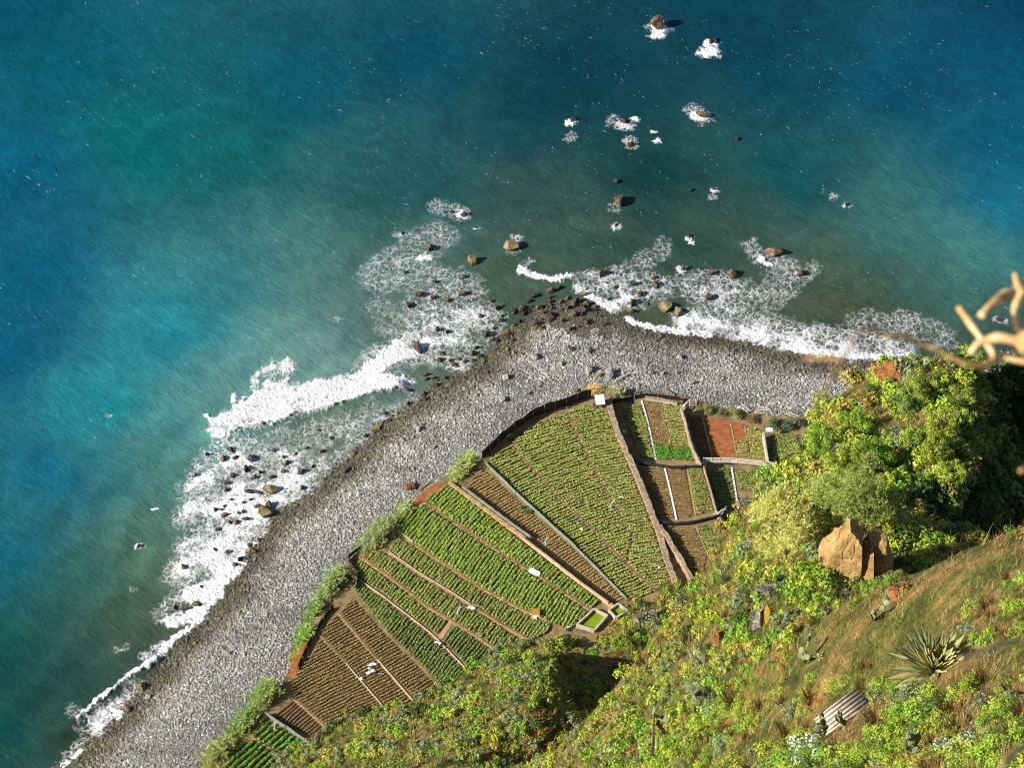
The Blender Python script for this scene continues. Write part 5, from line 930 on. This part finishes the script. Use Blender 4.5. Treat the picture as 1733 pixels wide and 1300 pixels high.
# ------------------------------------------------------------------ agave, prickly pears, corrugated roof, dry stalk
def agave(u, v, R_, label, seed, n=130):
    r = np.random.default_rng(seed); b, d = cliff_pt(u, v); root = thing('agave', label, 'agave', b); b = b+[0, 0, .25]
    M_ag = attrmat('agave_leaf', .5)
    for k in range(n):
        f = (k+.5)/n; a = k*2.39996+r.normal()*.1; el = math.radians(8+72*f)+r.normal()*.08; L = R_*(1.0-.35*f)*r.uniform(.85, 1.08); w = .085*R_*(1-.25*f)
        dr = np.array([math.cos(a), math.sin(a), 0]); sd = np.array([-math.sin(a), math.cos(a), 0]); t = np.array([0, .35, .7, 1.0]); wd = np.array([.55, 1, .75, .02])*w
        out = dr*math.cos(el)+np.array([0, 0, math.sin(el)]); c = b+out*(L*t)[:, None]+np.array([0, 0, -1])*(L*.22*t**2*math.cos(el))[:, None]; nn = np.cross(sd, out)
        V = []; 
        for s_, o_ in ((-1, .25), (0, -.15), (1, .25)): V.append(c+sd*(wd*s_)[:, None]+nn*(wd*o_)[:, None])
        Vb = [q-nn*.035 for q in V]; V = np.concatenate(V+Vb); F = []
        for g_ in (0, 3):
            for j in (0, 1):
                for i in range(3): F.append([(g_+j)*4+i, (g_+j)*4+i+1, (g_+j+1)*4+i+1, (g_+j+1)*4+i])
        for i in range(3): F += [[i, i+1, 12+i+1, 12+i], [8+i, 8+i+1, 20+i+1, 20+i]]
        base = np.array([.28, .30, .10]) if r.random() < .8 else np.array([.24, .19, .08]); cc = np.ones((24, 3))*base*r.uniform(.75, 1.25); cc[[0, 1, 2, 3, 8, 9, 10, 11]] = cc[0]*[2.2, 1.9, 2.0]; part('leaf', V, np.array(F), M_ag, root, cols=np.clip(cc, 0, .7), smooth=True)
agave(1583, 1142, 2.5, 'big spiky agave with pale edged leaves on the near slope', 1)
agave(1695, 1240, .45, 'little agave under the big one', 4, 26); agave(1225, 1195, .9, 'grey agave rosette on the middle ridge', 5, 34); agave(1385, 1118, .6, 'dark agave at the left end of the near slope crest', 6, 34); agave(1165, 1245, 1.0, 'tangled agave rosette at the bottom of the ridge', 7, 30)
pad = ico(2); M_pad = noisemat('cactus_pad', [(.3, (.09, .11, .05)), (.7, (.22, .25, .12))], 3, bd=.02)
def cactus(u, v, s, label, seed, n=12):
    r = np.random.default_rng(seed); b, d = cliff_pt(u, v); root = thing('prickly_pear', label, 'cactus', b); nodes = [b+[0, 0, .1*s]]
    for k in range(n):
        q = nodes[r.integers(max(0, len(nodes)-5), len(nodes))]; a = r.uniform(0, 6.28); up = np.array([r.normal()*.5, r.normal()*.5, 1.0]); up /= np.linalg.norm(up); sd = np.cross(up, [math.cos(a), math.sin(a), 0]); sd /= np.linalg.norm(sd); nn = np.cross(up, sd); c = q+up*.20*s; V = pad[0][:, :1]*sd*.17*s+pad[0][:, 1:2]*nn*.035*s+pad[0][:, 2:]*up*.24*s+c; part('pad', V, pad[1], M_pad, root, smooth=True); nodes.append(q+up*.4*s)
for k, (u, v, s, l) in enumerate([(1480,1052,1.0,'pale prickly pear on the crest of the near slope'),(1385,1255,1.0,'prickly pear at the lower left corner of the corrugated roof'),(1545,1292,.8,'prickly pear at the bottom right among green bushes'),(1120,1268,2.0,'prickly pear thicket at the bottom of the ridge'),(1180,1225,2.0,'greyish prickly pear on the ridge'),(1430,1245,.8,'small prickly pear in front of the roof'),(1365,1125,1.0,'dark prickly pear left of the near slope crest')]): cactus(u, v, s, l, 40+k, 16)
def roof():
    c, d = cliff_pt(1428, 1222); root = thing('corrugated_roof', 'small pale corrugated sheet roof half buried in the slope', 'roof', c)
    ex = np.array([.80, .52, .30]); ex /= np.linalg.norm(ex); ey = np.array([.62, -.70, -.36]); ey -= ex*(ey@ex); ey /= np.linalg.norm(ey); nz = np.cross(ex, ey); nz = nz if nz[2] > 0 else -nz; c = c+[0, 0, .45]
    L, W_ = 2.5, 1.5; n_ = 64; t = np.linspace(-W_/2, W_/2, n_); hh = .045*np.sin(t/W_*2*math.pi*8); V = []
    for s in (-L/2, L/2):
        for off in (0, -.02): V.append(c+ex*s+ey*t[:, None]+nz*(hh+off)[:, None])
    V = np.concatenate(V); F = []
    for i in range(n_-1): F += [[i, i+1, 2*n_+i+1, 2*n_+i], [n_+i, 3*n_+i, 3*n_+i+1, n_+i+1], [i, n_+i, n_+i+1, i+1], [2*n_+i, 2*n_+i+1, 3*n_+i+1, 3*n_+i]]
    M_sheet = noisemat('old_sheet', [(.3, (.26, .21, .16)), (.7, (.48, .43, .36))], 2.5, coord='World', bd=.005); part('sheet', V, np.array(F), M_sheet, root, smooth=True)
    for s in (-.9, .9):
        for w in (-.6, .6):
            q = c+ex*s*L/2.2+ey*w*W_/1.4-nz*.07; V, F = tube([q, q-[0, 0, 1.1]], .05, 5); part('post', V, F, M_wood, root)
    V = np.array([c+ex*a+ey*(W_/2+.02)+nz*b for b in (-.1, -.75) for a in (-L/2, L/2)]+[c+ex*a+ey*(W_/2-.05)+nz*b for b in (-.1, -.75) for a in (-L/2, L/2)])
    part('side_board', V, np.array([[0, 1, 3, 2], [4, 6, 7, 5], [0, 4, 5, 1], [2, 3, 7, 6], [0, 2, 6, 4], [1, 5, 7, 3]]), M_wood, root)
roof()
def stalk(u0, v0, h, label):
    b, d = cliff_pt(u0, v0); V, F = tube([b-[0, 0, .3], b+[.05, .1, h*.5], b+[.0, .1, h]], [.10, .08, .04], 6); solo('dry_stalk', V, F, M_bark, label, 'stalk')
stalk(1102, 1298, 6.5, 'thin dark dead flower stalk at the bottom of the ridge')
def deadbush(u, v, s, label, seed, mat=M_pale):
    r = np.random.default_rng(seed); b, d = cliff_pt(u, v); root = thing('dead_bush', label, 'dead bush', b)
    for k in range(22):
        a = r.uniform(0, 6.28); e = b+np.array([math.cos(a), math.sin(a), 0])*s*r.uniform(.4, 1.1)+[0, 0, s*r.uniform(.2, .9)]; m_ = b*.5+e*.5+r.normal(size=3)*.15*s; V, F = tube([b, m_, e], [.035*s, .025*s, .01*s], 4); part('twig', V, F, mat, root)
for k, (u, v, s, l) in enumerate([(1175,1118,1.6,'silvery dead bush on the middle ridge'),(1530,765,1.8,'bleached dead branches in the middle of the outcrop'),(1520,745,1.2,'smaller bleached twigs above the dead branches'),(1455,690,1.0,'white dead stump on the left of the outcrop'),(1110,1282,1.6,'pale dead twigs at the bottom of the ridge'),(1450,1200,.5,'dry crooked stem lying on the corrugated roof')]): deadbush(u, v, s, l, 60+k)
# ------------------------------------------------------------------ dead branches close to the camera, rooted on a ledge just outside the frame
def nearp(u, v, d): return atd(u, v, d)
M_twig = noisemat('dead_twig', [(.3, (.24, .12, .035)), (.5, (.50, .31, .12)), (.7, (.74, .58, .36))], 22, coord='World', bs=.6, bd=.004, detail=3)
V, F = rockmesh(np.random.default_rng(8), 4, 8, .12); V = V*[1.3, 1.5, 6.0]+[2.4, 1.2, 440.6]; solo('ledge_rock', V, F, M_rede, 'rock ledge beside the viewpoint carrying the dead shrub', 'rock')
root = thing('dead_shrub', 'bare dead branches close to the viewpoint at the right edge', 'dead shrub', (2.1, 1.4, 446.3)); ld = np.array([2.1, 1.4, 446.0])
def twig(pts, d, r0, r1):
    a = np.array(pts, float); n_ = len(a); dd = np.linspace(d[0], d[1], n_); P_ = atd(a[:, 0], a[:, 1], dd); t = np.linspace(0, n_-1, n_*5); 
    S = np.stack([np.interp(t, np.arange(n_), P_[:, k]) for k in range(3)], -1)
    for _ in range(3): S[1:-1] = (S[:-2]+2*S[1:-1]+S[2:])/4
    rk = np.random.default_rng(int(pts[0][0]));  V, F = tube(S, .48*np.linspace(r0, r1, len(S))*(1+.22*np.abs(np.sin(t*1.57))**6+.04*rk.normal(size=len(S))), 8); part('branch', V, F, M_twig, root, smooth=True)
twig([(2300,560),(1900,520),(1733,492),(1700,500),(1688,507),(1660,535)], (3.2, 3.1), .016, .0072)
twig([(1733,498),(1722,480),(1717,462)], (3.1, 3.1), .008, .005); twig([(1730,490),(1718,520),(1717,538),(1725,556)], (3.1, 3.15), .007, .006)
twig([(1622,520),(1640,545),(1658,570),(1678,592),(1684,606),(1668,620),(1640,619),(1606,602),(1584,590),(1552,582),(1536,570),(1512,568),(1502,573)], (3.1, 3.0), .0062, .0040)
twig([(1733,580),(1690,570),(1655,580),(1642,600)], (3.0, 3.0), .010, .006); twig([(1760,612),(1733,612),(1700,606)], (2.9, 2.9), .007, .004)
twig([(1512,572),(1485,558),(1472,552),(1448,570),(1425,612),(1405,645),(1380,676)], (2.2, 1.9), .0030, .0024); twig([(1425,608),(1395,605),(1362,607)], (2.0, 2.0), .0028, .0020)
twig([(2200,1000),(1850,1090),(1733,1086),(1690,1090),(1650,1108),(1625,1116)], (2.6, 2.4), .006, .0024); twig([(2000,1400),(1760,1262),(1722,1268),(1700,1290),(1690,1320)], (2.6, 2.4), .007, .004); twig([(1850,780),(1740,792),(1728,797)], (2.6, 2.5), .006, .004)
for s in ([(2.1, 1.4, 446.0), tuple(atd(2300., 560., 3.2))], [(2.1, 1.4, 446.0), tuple(atd(2200., 1000., 2.6))], [(2.1, 1.4, 446.0), tuple(atd(2000., 1400., 2.6))], [tuple(atd(1850., 780., 2.6)), tuple(atd(2200., 1000., 2.6))], [tuple(atd(1760., 612., 2.9)), tuple(atd(2300., 560., 3.2))], [tuple(atd(1733., 580., 3.0)), tuple(atd(1760., 612., 2.9))]):
    V, F = tube(np.array([s[0], (np.array(s[0])+s[1])/2+[.03, .02, 0], s[1]]), .012, 8); part('branch', V, F, M_twig, root, smooth=True)
# labels shared by things that stand apart: say which one by its place in the row
byl = {}
for o in bpy.data.objects:
    if o.parent is None and o.get('label') and o.get('category') and o.get('kind') is None: byl.setdefault(o['label'], []).append(o)
ORD = ['second', 'third', 'fourth', 'fifth', 'sixth', 'seventh', 'eighth', 'ninth', 'tenth']
for l, os_ in byl.items():
    n_ = len(os_)
    if n_ < 2: continue
    os_.sort(key=lambda o: float(proj(np.array(o.location))[0]))
    for i, o in enumerate(os_):
        w = 'leftmost' if i == 0 else 'rightmost' if i == n_-1 else 'middle' if n_ == 3 else (ORD[i-1]+' from left' if i <= n_//2 else ORD[n_-2-i]+' from right') if n_ < 20 else ''
        if w: o['label'] = w+' '+l
for o in bpy.data.objects:
    l = o.get('label')
    if o.parent is None and l and len(l.split()) > 16:
        for a in ('close by, ', ' at lower surf edge', ' in left surf', ' on the point', ' leafy', ' off the point', ' by the waterline', ' weedy', ' wet', ' dark'):
            if len(l.split()) > 16: l = l.replace(a, '')
        o['label'] = l
print('objects', len(bpy.data.objects))
